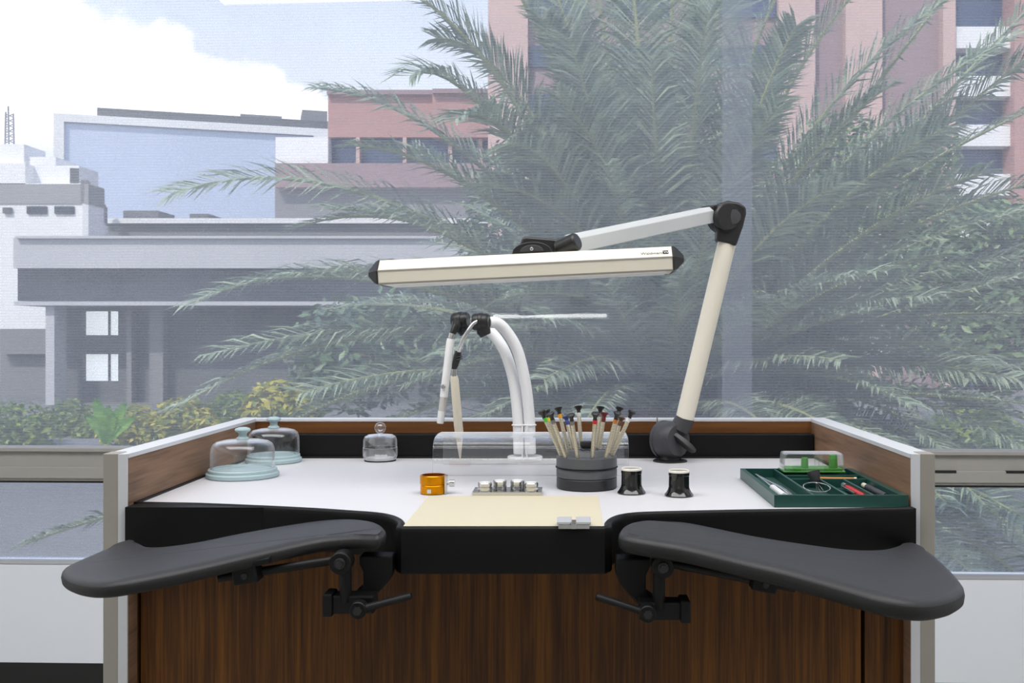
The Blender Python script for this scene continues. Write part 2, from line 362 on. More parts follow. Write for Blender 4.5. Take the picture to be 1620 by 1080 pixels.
# black front edge: a strip following the table front
ed = MB(); off = []
for i, p in enumerate(fl):
    a = fl[max(i-1, 0)]; b = fl[min(i+1, len(fl)-1)]; d = (b-a).normalized(); off.append(p+Vector((d.y, -d.x, 0)))
nrm = [off[i]-fl[i] for i in range(len(fl))]
rings = []
for i, p in enumerate(fl):
    q = p+Vector((0,0,0)); n_ = nrm[i]; a = q+n_*.0006; prof = [(.0, -.058), (.0, .0005), (.001, .0018), (.004, .0026), (.007, .002), (.009, -.001), (.0095, -.006), (.0095, -.055), (.008, -.058)]
    rings.append([a+n_*k+Vector((0,0,TZ+z)) for k, z in prof])
ed.loft(rings)
obj('front_edge', ed, M['black'], bench, smooth=50)
for q in ([(-.6366,1.446),(-.437,1.4440),(-.437,1.4448),(-.536,1.4655),(-.6366,1.4775)], [(.42,1.4255),(.498,1.4365),(.498,1.4455),(.4925,1.4455),(.42,1.4265)]):
    obj('edge_end', MB().prism([(x+CAM.x, y, TZ-.058) for x, y in q], (0,0,.0585)), M['black'], bench, smooth=0, bevel=.0015)
bp_ = [Vector((p.x, p.y, TZ-.056)) for p in fl]+[Vector((xi-.004, 2.0, TZ-.056)), Vector((-xi+.004, 2.0, TZ-.056))]
obj('under_tray', MB().prism(bp_, (0,0,.03)), M['black'], bench, smooth=0)
# side panels, caps, posts
for s in (-1, 1):
    obj('side_panel', MB().span((s*xi, YF+.0062, .05), (s*(xi+.0119), YK, RT-.006)).span((s*(xi+.0119), YF+.03, .05), (s*xo*.997, YK, RT-.006)), M['wood_side'], bench, smooth=0)
    obj('side_strip', MB().span((s*(xi-.0045), 1.475, TZ-.03), (s*(xi-.0002), 2.012, TZ+.003)), M['black'], bench, smooth=0)
    obj('panel_cap', MB().span((s*(xi-.001), YF+.0062, RT-.006), (s*(xi+.0119), YK+.03, RT)).span((s*(xi+.0119), YF+.03, RT-.006), (s*xo, YK+.03, RT)), M['post_edge'], bench, smooth=0)
    obj('corner_post', MB().span((s*(xi+.012), YF, 0), (s*xo, YF+.0299, RT+.001)), M['post'], bench, smooth=0, bevel=.001)
    obj('post_edge', MB().prism([(s*xi, YF+.003, 0), (s*(xi+.0119), YF, 0), (s*(xi+.0119), YF+.006, 0), (s*xi, YF+.006, 0)], (0,0,RT)), M['post_edge'], bench, smooth=0)
obj('back_panel', MB().span((-xi, YK, .05), (xi, YK+.03, RT-.006)), M['wood_back'], bench, smooth=0)
obj('panel_cap', MB().span((-xi, YK-.001, RT-.006), (xi, YK+.03, RT)), M['post_edge'], bench, smooth=0, bevel=.001)
lg = MB().span((-xi+.002, 2.018, TZ-.02), (xi-.002, 2.048, TZ+.0475)).span((-xi+.002, 2.0122, TZ-.02), (xi-.002, 2.0178, TZ+.004))
obj('rear_ledge', lg, M['black'], bench, smooth=0, bevel=.002)
# front panel: narrow stile, door, wide stile with dark gaps
yw = 1.487
gl_, gr_ = -.564, .5065
obj('front_panel', MB().span((gl_+.003, yw, .06), (gr_-.003, yw+.018, TZ-.057)), M['wood_front'], bench, smooth=0)
obj('front_stile', MB().span((-xi-.008, yw, .06), (gl_-.0015, yw+.018, TZ-.057)), M['wood_front'], bench, smooth=0)
obj('front_stile', MB().span((gr_+.003, yw, .06), (xi+.002, yw+.018, TZ-.057)), M['wood_front'], bench, smooth=0)
obj('front_backing', MB().span((-xi, yw+.02, .06), (xi, yw+.03, TZ-.06)), M['black'], bench, smooth=0)
obj('plinth', MB().span((-xi, yw+.03, 0), (xi, YK, .05)), M['black'], bench, smooth=0)

# ------------------------------------------------------------------ arm rests
def catmull(P, k=6):
    n = len(P); out = []
    for i in range(n):
        p0, p1, p2, p3 = P[i-1], P[i], P[(i+1) % n], P[(i+2) % n]
        for j in range(k):
            t_ = j/k; out.append(.5*((2*p1)+(p2-p0)*t_+(2*p0-5*p1+4*p2-p3)*t_**2+(3*p1-p0-3*p2+p3)*t_**3))
    return out
def pad(pts, a, b, th):
    P = []
    for px, py in pts:
        Y = a*F/((py-CY)-b*(px-CX)); Y = min(Y, 1.428)
        X = (px-CX)/F*Y; P.append(Vector((X+CAM.x, Y, CAM.z-(a+b*X))))
    L_ = catmull(P, 6); n = len(L_)
    ar = sum(L_[i].x*L_[(i+1) % n].y-L_[(i+1) % n].x*L_[i].y for i in range(n))
    sg = 1 if ar > 0 else -1
    nr = []
    for i in range(n):
        d = (L_[(i+2) % n]-L_[i-2]); d.z = 0; d.normalize(); nr.append(Vector((-d.y, d.x, 0))*sg)
    rad = []
    for i in range(n):
        A_, B_, C_ = [Vector((q.x, q.y)) for q in (L_[i-4], L_[i], L_[(i+4) % n])]
        cr_ = (B_.x-A_.x)*(C_.y-A_.y)-(C_.x-A_.x)*(B_.y-A_.y); cr_ *= sg
        rad.append(.05 if cr_ <= 1e-9 else min(.05, (B_-A_).length*(C_-B_).length*(A_-C_).length/(2*cr_)))
    rad = [min(rad[(i+j) % n] for j in range(-5, 6)) for i in range(n)]
    for _ in range(14): rad = [min(rad[i], .5*rad[i]+.25*(rad[i-1]+rad[(i+1) % n])) for i in range(n)]
    def ring(ins, dz): return [L_[i]+nr[i]*(min(ins, .4*rad[i]) if ins > 0 else ins)+Vector((0,0,dz)) for i in range(n)]
    mb = MB()
    k = th/.026
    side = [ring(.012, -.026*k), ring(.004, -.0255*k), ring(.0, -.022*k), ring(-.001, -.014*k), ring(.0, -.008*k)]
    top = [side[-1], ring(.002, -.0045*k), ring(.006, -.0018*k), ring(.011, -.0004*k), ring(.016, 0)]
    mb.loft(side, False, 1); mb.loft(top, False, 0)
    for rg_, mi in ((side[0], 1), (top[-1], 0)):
        mb.add(rg_, [tuple(q) for q in tessellate_polygon([[Vector((q.x, q.y, 0)) for q in rg_]])], mi)
    return mb, P
LP = [(608,831),(594,823),(560,819),(510,821),(450,829),(380,841),(310,855),(262,862),(236,862),(220,855),(205,850),(180,859),(140,876),(108,890),(98,899),(104,909),(122,917),(155,921),(205,916),(300,897),(400,874),(500,852),(562,846),(597,846),(609,839)]
RP = [(979,840),(988,827),(1015,821),(1050,822),(1100,826),(1200,846),(1290,860),(1350,867),(1395,866),(1425,858),(1448,853),(1472,869),(1500,893),(1518,912),(1525,924),(1520,934),(1500,944),(1458,950),(1403,944),(1340,927),(1258,904),(1181,886),(1090,864),(1030,854),(993,847)]
SIDES = []
def hardware(root, mir, dx, rod, knuckle, block, lever, bracket):
    Yh = 1.262
    mk = lambda px, py, Y=Yh: W(px, py, Y)
    def cyl(mb, c, r, l, ax=(0,1,0)):
        mb.lathe([(r*.9, -l/2), (r, -l/2+.0012), (r, l/2-.0012), (r*.9, l/2)], c, ax, 28)
    m = MB(); m.tube([mk(*rod[0], 1.235), mk(*rod[1])], .0055, 12); r_ = obj('support_rod', m, M['black_metal'], root)
    bx = W((rod[0][0]*.76+rod[1][0]*.24), (rod[0][1]*.76+rod[1][1]*.24)-1, 1.232)
    ang = math.atan2(-(rod[1][1]-rod[0][1]), rod[1][0]-rod[0][0]); R = Matrix.Rotation(-ang, 3, 'Y')
    cb = obj('slide_block', MB().box(bx, (.03, .026, .022), R), M['black_metal'], root, smooth=0, bevel=.002)
    m = MB(); cyl(m, bx+Vector((0,-.0135,-.001)), .0042, .003); obj('set_screw', m, M['black_plastic'], cb)
    # plate under the pad above the block
    obj('mount_plate', MB().box(bx+Vector((0,.0,.0132)), (.06, .03, .006), R), M['black_metal'], root, smooth=0, bevel=.001)
    k = mk(*knuckle, 1.25)
    m = MB(); cyl(m, k, .0138, .024); kn = obj('knuckle', m, M['black_metal'], root)
    m = MB(); cyl(m, k+Vector((0,-.013,0)), .0072, .004); m.lathe([(.0045, 0), (.0045, .004), (.0038, .0045)], k+Vector((0,-.0185,0)), (0,1,0), 6); obj('bolt', m, M['black_plastic'], kn)
    m = MB(); m.tube([k+Vector((.004*mir,.002,0)), Vector((k.x+.004*mir, k.y+.002, W(0, block[1], 1.25).z))], .0075, 14); obj('upright_pin', m, M['black_metal'], root)
    c = W(block[0], block[1], 1.262)
    m = MB().box(c, (.052, .03, .022)).box(c+Vector((-.031*mir,-.002,0)), (.012, .034, .028))
    obj('clamp_block', m, M['black_metal'], root, smooth=0, bevel=.002)
    lv0, lv1 = W(*lever[0], 1.236), W(*lever[1], 1.236)
    m = MB(); m.tube([lv0, lv0.lerp(lv1, .2), lv0.lerp(lv1, .8), lv1], [.0075, .0062, .0066, .0058], 14, flat=.7); cyl(m, lv0, .0105, .016)
    lv = obj('clamp_lever', m, M['black_metal'], root)
    m = MB(); m.lathe([(.0055, 0), (.0055, .0035), (.0045, .004)], lv0+Vector((0,-.0115,0)), (0,1,0), 6); obj('bolt', m, M['black_plastic'], lv)
    m = MB().prism([W(x, y, 1.283) for x, y in bracket], (0,.03,0)); obj('bracket', m, M['black_metal'], root, smooth=0, bevel=.002)
for nm, pts, a, b, mir in (('left', LP, .2237, -.112, 1), ('right', RP, .2427, .112, -1)):
    lab = {'left': 'black padded arm rest clamped under the bench edge, nearer the two pale blue domes',
           'right': 'black padded arm rest clamped under the bench edge, below the dark green tray'}[nm]
    mb, P = pad(pts, a, b, .019 if mir > 0 else .023)
    t = thing('arm_rest', lab, 'arm rest', (sum(p.x for p in P)/len(P), 1.27, TZ-.1), 'padded arm rests')
    obj('cushion', mb, [M['leather'], M['leather_shade']], t, smooth=60)
    if nm == 'left':
        hardware(t, 1, 0, [(345,914),(540,884)], (541,888), (562,952), [(568,963),(651,942)], [(568,880),(620.5,880),(620.5,904),(616,918),(600,936),(585,948),(560,948),(560,938),(574,928),(574,905),(568,892)])
    else:
        hardware(t, -1, 0, [(1258,930),(1050,889)], (1048,894), (1043,962), [(1024,969),(943,943)], [(1030,884),(974,884),(974,906),(980,922),(996,942),(1012,958),(1036,958),(1036,948),(1022,938),(1022,910),(1030,894)])

# ------------------------------------------------------------------ glass domes
def dome(name, px, yfront, r, h, kh, label, rb):
    Yf = .2514*F/(yfront-CY); Yc = Yf+rb; c = Vector((CAM.x+(px-CX)/F*Yc, Yc, TZ+.0003))
    t = thing(name, label, 'glass dome', c, 'glass domes on pale blue bases')
    q = r/.054
    obj('dome_base', MB().lathe([(0,0),(rb*.97,0),(rb,.002),(rb,.007),(rb*.97,.0085),(rb*.945,.009),(rb*.945,.0135),(rb*.92,.015),(rb*.80,.0155),(rb*.78,.013),(0,.0125)], c, None, 64), M['paleblue'], t)
    z0 = .0156
    out = [(r, z0), (r, h*.62), (r*.985, h*.75), (r*.93, h*.86), (r*.82, h*.93), (r*.6, h*.97), (r*.3, h*.99), (.001, h)]
    inn = [(a-.0016 if a > .01 else a, b-(.0 if i < 2 else .0016)) for i, (a, b) in enumerate(out)][::-1]
    obj('dome_cover', MB().lathe(out+inn, c, None, 64, closed=True), M['glass'], t)
    k = [(0,0),(.011,0),(.0105,.002),(.0072,.004),(.0068,.008),(.0085,.0105),(.0125,.012),(.0135,.0145),(.0125,.0165),(.007,.0185),(0,.019)]
    obj('knob', MB().lathe([(a, b*kh/.019) for a, b in k], c+Vector((0,0,h)), None, 40), M['paleblue'], t)
dome('glass_dome', 384, 762, .054, .0655, .021, 'glass dome on pale blue base with pale blue knob, nearer the bench front', .0615)
dome('glass_dome', 433, 736.2, .0485, .066, .022, 'glass dome on pale blue base, behind the other dome by the rear ledge', .0530)
# small bell jar
c = Vector((CAM.x+(601.5-CX)/F*1.975, 1.975, TZ+.0003))
t = thing('bell_jar', 'small clear glass bell jar with ball knob over a glass dish by the rear ledge', 'bell jar', c)
obj('base_ring', MB().lathe([(0,0),(.0305,0),(.031,.0012),(.0305,.002),(0,.002)], c, None, 48), M['black'], t)
obj('dish', MB().lathe([(.0,.0022),(.030,.0022),(.0335,.010),(.0335,.026),(.0318,.026),(.0315,.011),(.028,.006),(0,.005)], c, None, 56), M['bellglass'], t)
o_ = [(.0328,.0262),(.0325,.040),(.030,.047),(.024,.0505),(.01,.052),(.0045,.0535)]
i_ = [(.0310,.0262),(.0307,.039),(.0285,.0455),(.023,.0488),(.01,.0505),(.001,.051)][::-1]
cv = obj('cover', MB().lathe(o_+[(.001,.0537)]+i_, c, None, 56, closed=True), M['bellglass'], t)
obj('knob', MB().sphere(c+Vector((0,0,.0642)), .0112, 24), M['bellglass'], t)

# ------------------------------------------------------------------ acrylic arch
x0 = CAM.x+(685-CX)/F*1.77; x1 = CAM.x+(994.5-CX)/F*1.77
pr = [(1.766,0),(1.766,.02),(1.767,.040),(1.771,.052),(1.780,.060),(1.795,.0645),(1.82,.066),(1.86,.066),(1.893,.0645),(1.907,.060),(1.915,.052),(1.918,.040),(1.918,0)]
ip = [(y+(.003 if y < 1.84 else -.003) if z < .058 else y+(.0015 if y < 1.84 else -.0015), z-(0.003 if z > .05 else 0)) for y, z in pr][::-1]
poly = [Vector((x0, y, TZ+.0003+z)) for y, z in pr+ip]
n = len(poly)
m = MB(); k = len(pr)
for i in range(2*k-1):
    if i == k-1: continue
m.loft([poly, [p+Vector((x1-x0,0,0)) for p in poly]], cap=False)
for xx in (0, x1-x0):
    o_ = len(m.v); m.v += [p+Vector((xx,0,0)) for p in poly]
    for i in range(k-1): m.f.append([o_+i, o_+i+1, o_+2*k-2-i, o_+2*k-1-i]); m.m.append(0)
a_ = obj('acrylic_cover', m, M['acrylic'], smooth=30)
tag(a_, 'clear arched acrylic cover standing open on the white worktop behind the brass tools', 'cover')

# ------------------------------------------------------------------ twin white tube stand with pens
c = T(830.5, 732); c = Vector((CAM.x+(830.5-CX)/F*1.973, 1.973, TZ))
t = thing('tube_stand', 'two arched white tubes on a round white base at the rear of the worktop', 'tube stand', c)
bz = c.z+.0003
obj('base_plate', MB().lathe([(0,0),(.034,0),(.0345,.002),(.0345,.008),(.033,.0095),(0,.0095)], (c.x, c.y, bz), None, 48), M['white_plastic'], t)
def curve_px(pts, k=6):
    return smooth_line([W(*p) for p in pts], k)
tbR = curve_px([(839,717,c.y-.008),(838.5,690,c.y-.008),(837,655,c.y-.008),(831,605,c.y-.012),(819,555,c.y-.02),(802,525,c.y-.03),(787,511,c.y-.04),(773,510,c.y-.05)])
tbL = curve_px([(821,717,c.y+.0),(820.5,690,c.y+.0),(819,655,c.y+.0),(813,605,c.y+.005),(801,562,c.y+.01),(784,533,c.y+.012),(764,517,c.y+.012),(742,511,c.y+.01)])
tr_ = obj('tube', MB().tube(tbR, .0109, 24), M['frost'], t); obj('tube', MB().tube(tbL, .0109, 24), M['frost'], t)
cl = MB(); p = W(838, 672, c.y-.008); q = W(820, 672, c.y)
cl.ring(p, .0118, .0016, n=30); cl.ring(q, .0118, .0016, n=30); obj('clamp_ring', cl, M['white_plastic'], t)
for dx in (-.004, .005): obj('stay_rod', MB().tube([(c.x+dx, c.y-.03, bz+.009), (c.x+dx, c.y-.024, p.z)], .0017, 8), M['white_plastic'], t)
def joint(pc, d, nz):
    m = MB(); ax = Vector(d).normalized()
    m.lathe([(0,-.016),(.0145,-.016),(.0165,-.012),(.0165,-.004),(.0178,-.003),(.0178,.003),(.0165,.004),(.0165,.012),(.0135,.016),(0,.0165)], pc, ax, 32)
    j = obj('swivel_joint', m, M['black_plastic'], t)
    obj('elbow', MB().tube([pc+Vector((.003,0,-.008)), pc+Vector((.005,0,-.018)), pc+Vector((.009,0,-.026))], [.012,.0135,.0105], 18), M['black_plastic'], j)
    if nz: obj('nozzle', MB().tube([pc+Vector((-.006,-.008,-.004)), nz[0], nz[1]], [.011,.0085,.0055], 18), M['black_plastic'], j)
pR = W(761, 509, c.y-.058); pL = W(729, 507, c.y-.008)
joint(pR, (1,-.15,0), None)
joint(pL, (1,-.25,.05), (W(721, 517, c.y-.03), W(715.5, 528, c.y-.034)))
yp = c.y-.034
t2 = thing('vacuum_pen_hanging', 'white pen with clear lower barrel hanging from the left black joint', 'air pen', W(714, 528, yp), 'pens hanging from the twin tubes')
obj('collar', MB().tube([W(715.5, 527, yp), W(713.5, 535, yp)], [.0058,.0058], 18), M['steel'], t2)
obj('barrel', MB().tube([W(713.3, 535.5, yp), W(712.5, 540, yp), W(702, 628, yp)], [.0070,.0078,.0078], 20), M['white_plastic'], t2)
obj('clear_barrel', MB().tube([W(702, 628.2, yp), W(699, 651, yp)], [.0072,.0070], 20), M['clear_grey'], t2)
obj('end_cap', MB().tube([W(699, 650, yp), W(696.5, 668, yp), W(696.3, 669.5, yp)], [.0074,.0067,.006], 20), M['white_plastic'], t2)
obj('button', MB().lathe([(0,0),(.004,0),(.004,.004),(.0032,.005),(0,.005)], W(702.5, 611, yp)+Vector((0,-.007,0)), (-.2,-1,0), 18), M['steel'], t2)
t3 = thing('vacuum_pen_hanging', 'cream pen with tapered tip hanging from a bent chrome pipe, point at the worktop', 'air pen', W(719, 580, 1.97), 'pens hanging from the twin tubes')
yq = pR.y-.016
obj('pipe', MB().tube(smooth_line([W(756, 508, pR.y-.012), W(748, 513, yq), W(736, 531, yq-.004), W(729, 547, yq), W(724.5, 560, yq+.006)], 5), .0041, 16), M['steel'], t3)
cn = obj('connector', MB().tube([W(725, 556, yq+.004), W(724.3, 561, yq+.006), W(720.5, 575, yq+.01), W(718.3, 584, yq+.012)], [.0055,.0072,.0068,.0045], 18), M['black_plastic'], t3)
obj('clip', MB().tube([W(722, 565, yq-.002), W(731, 563, yq-.002), W(731.5, 567, yq-.002), W(723, 569, yq-.002)], .0012, 8), M['black_plastic'], cn)
obj('collar', MB().tube([W(718.3, 583, yq+.012), W(718.5, 595, yq+.014)], [.0052,.0056], 18), M['steel'], t3)
obj('barrel', MB().tube([W(718.5, 594, yq+.014), W(719, 600, yq+.016), W(725, 672, yq+.04), W(726.3, 683, yq+.044)], [.0066,.0080,.0086,.0084], 20), M['cream_plastic'], t3)
tipz = T(728, 725.6)
obj('tip', MB().tube([W(726.3, 683, yq+.044), W(726.8, 695, yq+.048), W(727.7, 718, tipz.y), tipz+Vector((0,0,.0004))], [.0084,.0062,.0028,.0012], 20), M['cream_plastic'], t3)

# ------------------------------------------------------------------ gold movement ring
c = T(683, 783.5); r = .0205; c = Vector((c.x, c.y+r, TZ+.0003))
t = thing('movement_holder', 'gold ring shaped movement holder with steel side screw, at the left end of the mat', 'watch tool', c)
pr = [(r*.93,0),(r,.0008),(r,.0135),(r*.975,.0142),(r*.975,.0152),(r*1.03,.016),(r*1.03,.0285),(r*.98,.0295),(r*.86,.0295),(r*.86,.001)]
obj('ring_body', MB().lathe([(a, b*.98) for a, b in pr], c, None, 56, closed=True), M['gold'], t)
obj('inner_floor', MB().lathe([(0,.010),(r*.855,.010),(r*.855,.013),(0,.013)], c, None, 40), M['gold_in'], t)
obj('clamp_screw', MB().tube([c+Vector((r*.99,-.002,.016)), c+Vector((r+.005,-.002,.016)), c+Vector((r+.0052,-.002,.016)), c+Vector((r+.0125,-.002,.016))], [.003,.003,.0055,.0055], 20), M['steel'], t)
obj('jaw_plate', MB().box(c+Vector((r*.98,-.004,.0145)), (.004, .014, .028)), M['steel'], t, smooth=0, bevel=.0006)
obj('notch_slot', MB().box(c+Vector((-.004,-r*.985,.006)), (.006, .002, .006)), M['steel'], t, smooth=0)
# plate with four cushions
pl0 = T(747, 785); pl1 = T(857, 785)
mt = obj('steel_block_plate', MB().span((pl0.x, pl0.y, TZ+.0003), (pl1.x, pl0.y+.05, TZ+.007)), M['steel'], smooth=0, bevel=.0008)
tag(mt, 'flat rectangular polished plate carrying four small round steel blocks, behind the cream mat', 'plate')
for px, dy, lb in ((767,.012,'leftmost'), (790.5,.034,'second from left'), (818.5,.034,'third from left'), (840,.012,'rightmost')):
    yy = pl0.y+dy; x = CAM.x+(px-CX)/F*(yy)
    t = thing('casing_block', 'small round polished steel block on the plate, '+lb+' of four', 'watch tool', (x, yy, TZ+.0072), 'round steel blocks on the plate')
    obj('block', MB().lathe([(0,0),(.0108,0),(.0112,.001),(.0112,.0055),(.0102,.006),(.0102,.0068),(.0112,.0073),(.0112,.0115),(.0106,.0122),(0,.0122)], (x, yy, TZ+.0072), None, 40), M['steel'], t)
    obj('cushion_top', MB().lathe([(0,0),(.0085,0),(.0082,.0008),(0,.0012)], (x, yy, TZ+.0195), None, 32), M['white_plastic'], t)

# ------------------------------------------------------------------ screwdriver stand
SR = .0492
c = T(929, 778.5); c = Vector((c.x, c.y+SR, TZ+.0003)); SC = c
t = thing('screwdriver_stand', 'round dark grey rotating stand holding precision screwdrivers on the worktop', 'tool stand', c)
obj('base_drum', MB().lathe([(0,0),(.047,0),(.049,.0015),(.049,.0165),(.0478,.018),(0,.018)], c, None, 72), M['stand_dark'], t)
obj('middle_drum', MB().lathe([(0,.0182),(.0478,.0182),(.0492,.019),(.0492,.030),(.0482,.0315),(.0482,.0328),(0,.0328)], c, None, 72), M['stand'], t)
obj('grip_ring', MB().ring(c+Vector((0,0,.0340)), .0494, .0013, n=72), M['black'], t)
obj('top_drum', MB().lathe([(0,.0342),(.0492,.0342),(.0492,.0505),(.0475,.0515),(.034,.0525),(.030,.0600),(.015,.0635),(0,.0635)], c, None, 72), M['stand'], t)
hb = obj('centre_hub', MB().lathe([(0,.0637),(.0085,.0637),(.0105,.0665),(.0112,.070),(.0108,.0745),(0,.075)], c, None, 40), M['black_plastic'], t)
for k in range(10):
    a = 2*PI*(k+.5)/10
    obj('socket_hole', MB().lathe([(0,0),(.0075,0),(.0075,.0012),(.0062,.0014),(0,.0006)], c+Vector((.0235*math.cos(a), .0235*math.sin(a), .0597)), (math.cos(a)*.35, math.sin(a)*.35, .94), 20), M['black'], t)
SD = [ # band px top, bottom px, front(-1)/back(+1), band colour, cap, label
 ((858,653),(884,721),-.35,'green','black','green banded screwdriver leaning outward at the left edge of the stand'),
 ((865,652),(890,722),.10,'yellow','black','yellow banded screwdriver beside the green banded one'),
 ((871.5,656),(895.5,725),-.75,'grey','black','plain grey banded screwdriver in front of the yellow banded one'),
 ((883.5,647),(900,716),.55,'orange','black','orange banded screwdriver at the rear left of the stand'),
 ((896,661),(908,708),.75,'blue','blue','blue capped screwdriver behind the plain front one'),
 ((903.5,658),(914,727),-.97,'grey','black','plain grey banded screwdriver at the front, left of the red banded one'),
 ((915,645),(920,704),.98,'white','black','white banded screwdriver upright at the rear centre of the stand'),
 ((942,656),(937,727.5),-.98,'red','black','red banded screwdriver at the front of the stand'),
 ((950,646),(944,708),.98,'grey','black','grey banded screwdriver rising behind the maroon one'),
 ((956,655),(947,714),.6,'maroon','maroon','screwdriver with maroon cap behind the red banded one'),
 ((976.5,655),(957.5,726),-.85,'orange2','black','amber banded screwdriver at the front right of the stand'),
 ((980,647),(962,716),.7,'grey','black','grey banded screwdriver at the rear right, behind the amber banded one'),
 ((983,662),(967,722),.25,'brown','brown','screwdriver with dark brown cap between the amber and white banded ones'),
 ((999,653),(970,724),-.3,'white','black','white banded screwdriver leaning furthest out at the right edge'),
]
CM = dict(green='collar_green', yellow='collar_yellow', orange='collar_orange', orange2='collar_amber', white='collar_white', red='collar_red', blue='collar_blue', maroon='collar_maroon', brown='collar_brown', grey='collar_grey')
for (tx, ty), (bx, by), fb, band, cap, lb in SD:
    rr = .0405; yb = SC.y+fb*rr; xb = CAM.x+(bx-CX)/F*yb
    dx = max(-.0405, min(.0405, xb-SC.x)); xb = SC.x+dx
    b0 = Vector((xb, yb, SC.z+.0522)); yt = SC.y+fb*rr*1.45; tp = W(tx, ty, yt); d = (tp-b0); Lg = d.length; ax = d.normalized()
    t = thing('screwdriver', lb, 'screwdriver', b0, 'precision screwdrivers in the round stand')
    obj('handle', MB().lathe([(.0,0),(.0024,0),(.0033,.003),(.0033,Lg*.80),(0,Lg*.80)], b0, ax, 16), M['knurl'], t)
    obj('colour_band', MB().lathe([(0,Lg*.80),(.0035,Lg*.80),(.0036,Lg*.885),(0,Lg*.89)], b0, ax, 16), M[CM[band]], t)
    cm = {'black': 'black_plastic', 'blue': 'collar_blue', 'maroon': 'collar_maroon', 'brown': 'collar_brown'}[cap]
    obj('finger_rest', MB().lathe([(0,Lg*.888),(.0036,Lg*.888),(.0030,Lg*.93),(.0040,Lg*.97),(.0064,Lg*1.01),(.0068,Lg*1.035),(.0058,Lg*1.045),(.0052,Lg*1.035),(0,Lg*1.03)], b0, ax, 24), M[cm], t)

# ------------------------------------------------------------------ loupes
for px, yf, lb in ((1000.5, 783.5, 'black eyepiece loupe with pale rim, standing next to the screwdriver stand'), (1076.5, 787.5, 'black eyepiece loupe with pale rim, in front of the lamp base')):
    c = T(px, yf); c = Vector((c.x, c.y+.021, TZ+.0003))
    t = thing('eyepiece_loupe', lb, 'loupe', c, 'black eyepiece loupes')
    obj('loupe_body', MB().lathe([(.0205,0),(.0222,.0006),(.0222,.0016),(.0190,.006),(.0168,.010),(.0160,.014),(.0158,.031),(.0163,.0315),(.0163,.0355),(.0155,.036),(.0135,.036),(.0135,.002)], c, None, 48, closed=True), M['gloss_black'], t)
    obj('loupe_rim', MB().lathe([(.0150,.0358),(.0162,.0362),(.0162,.0385),(.0152,.0395),(.0140,.039),(.0137,.0358)], c, None, 48, closed=True), M['loupe_rim'], t)
    obj('lens', MB().lathe([(0,.020),(.0134,.020),(.0134,.0215),(0,.0235)], c, None, 40), M['darkglass'], t)

# ------------------------------------------------------------------ mat and steel vise
a, b = T(667, 785), T(947, 785)
m_ = obj('paper_mat', MB().span((CAM.x-.2128, 1.2988, TZ+.0002), (CAM.x+.0465, 1.544, TZ+.0012)), M['paper'], smooth=0)
tag(m_, 'cream work mat lying at the front of the white worktop', 'mat')
c = W(908, 838, 1.29); zt = TZ+.0105
t = thing('bench_block', 'polished steel two plate clamp block gripping the front edge of the mat', 'clamp', (c.x, 1.295, TZ+.002))
xa = lambda px: CAM.x+(px-CX)/F*1.283
for p0, p1 in ((881, 904.5), (911.5, 935)):
    m = MB().prism([(xa(p0), 1.281, zt-.0035), (xa(p1)-(.002 if p0 < 890 else 0), 1.281, zt-.0035), (xa(p1), 1.286, zt-.0035), (xa(p1), 1.318, zt-.0035), (xa(p0), 1.318, zt-.0035)], (0,0,.0035))
    obj('clamp_plate', m, M['brush_steel'], t, smooth=0, bevel=.0006)
obj('clamp_body', MB().span((xa(883.5), 1.2788, zt-.0085), (xa(932.5), 1.2875, zt-.0036)).span((xa(883.5), 1.2876, TZ+.0040), (xa(932.5), 1.315, zt-.0036)), M['steel'], t, smooth=0)
obj('slide', MB().span((xa(903.5), 1.2765, zt-.0085), (xa(912.5), 1.300, zt-.0022)), M['steel'], t, smooth=0, bevel=.0006)

# ------------------------------------------------------------------ green tray and its contents
X0, X1, Y0, Y1 = CAM.x+.297, CAM.x+.4895, 1.4455, 1.731
tb = TZ+.0003; th = .0175
t = thing('organiser_tray', 'dark green compartment tray holding small tools at the right of the worktop', 'tray', ((X0+X1)/2, (Y0+Y1)/2, tb))
obj('tray_floor', MB().span((X0+.002, Y0+.002, tb), (X1-.002, Y1-.002, tb+.003)), M['green_floor'], t, smooth=0)
wl = MB().span((X0, Y0, tb), (X1, Y0+.006, tb+th)).span((X0, Y1-.006, tb), (X1, Y1, tb+th)).span((X0, Y0+.006, tb), (X0+.007, Y1-.006, tb+th)).span((X1-.011, Y0+.006, tb), (X1, Y1-.006, tb+th))
obj('tray_wall', wl, M['green_tray'], t, smooth=0, bevel=.0008)
for g in ([(.3535,Y0+.006),(.3575,Y1-.006)], [(.402,Y0+.006),(.406,1.610)], [(.440,Y0+.006),(.444,1.610)]):
    obj('divider', MB().span((CAM.x+g[0][0], g[0][1], tb+.003), (CAM.x+g[1][0], g[1][1], tb+th-.0005)), M['green_tray'], t, smooth=0, bevel=.0006)
for yy in (1.610, 1.652): obj('divider', MB().span((CAM.x+.3575, yy, tb+.003), (X1-.011, yy+.004, tb+th-.0005)), M['green_tray'], t, smooth=0, bevel=.0006)
fz = tb+.0032
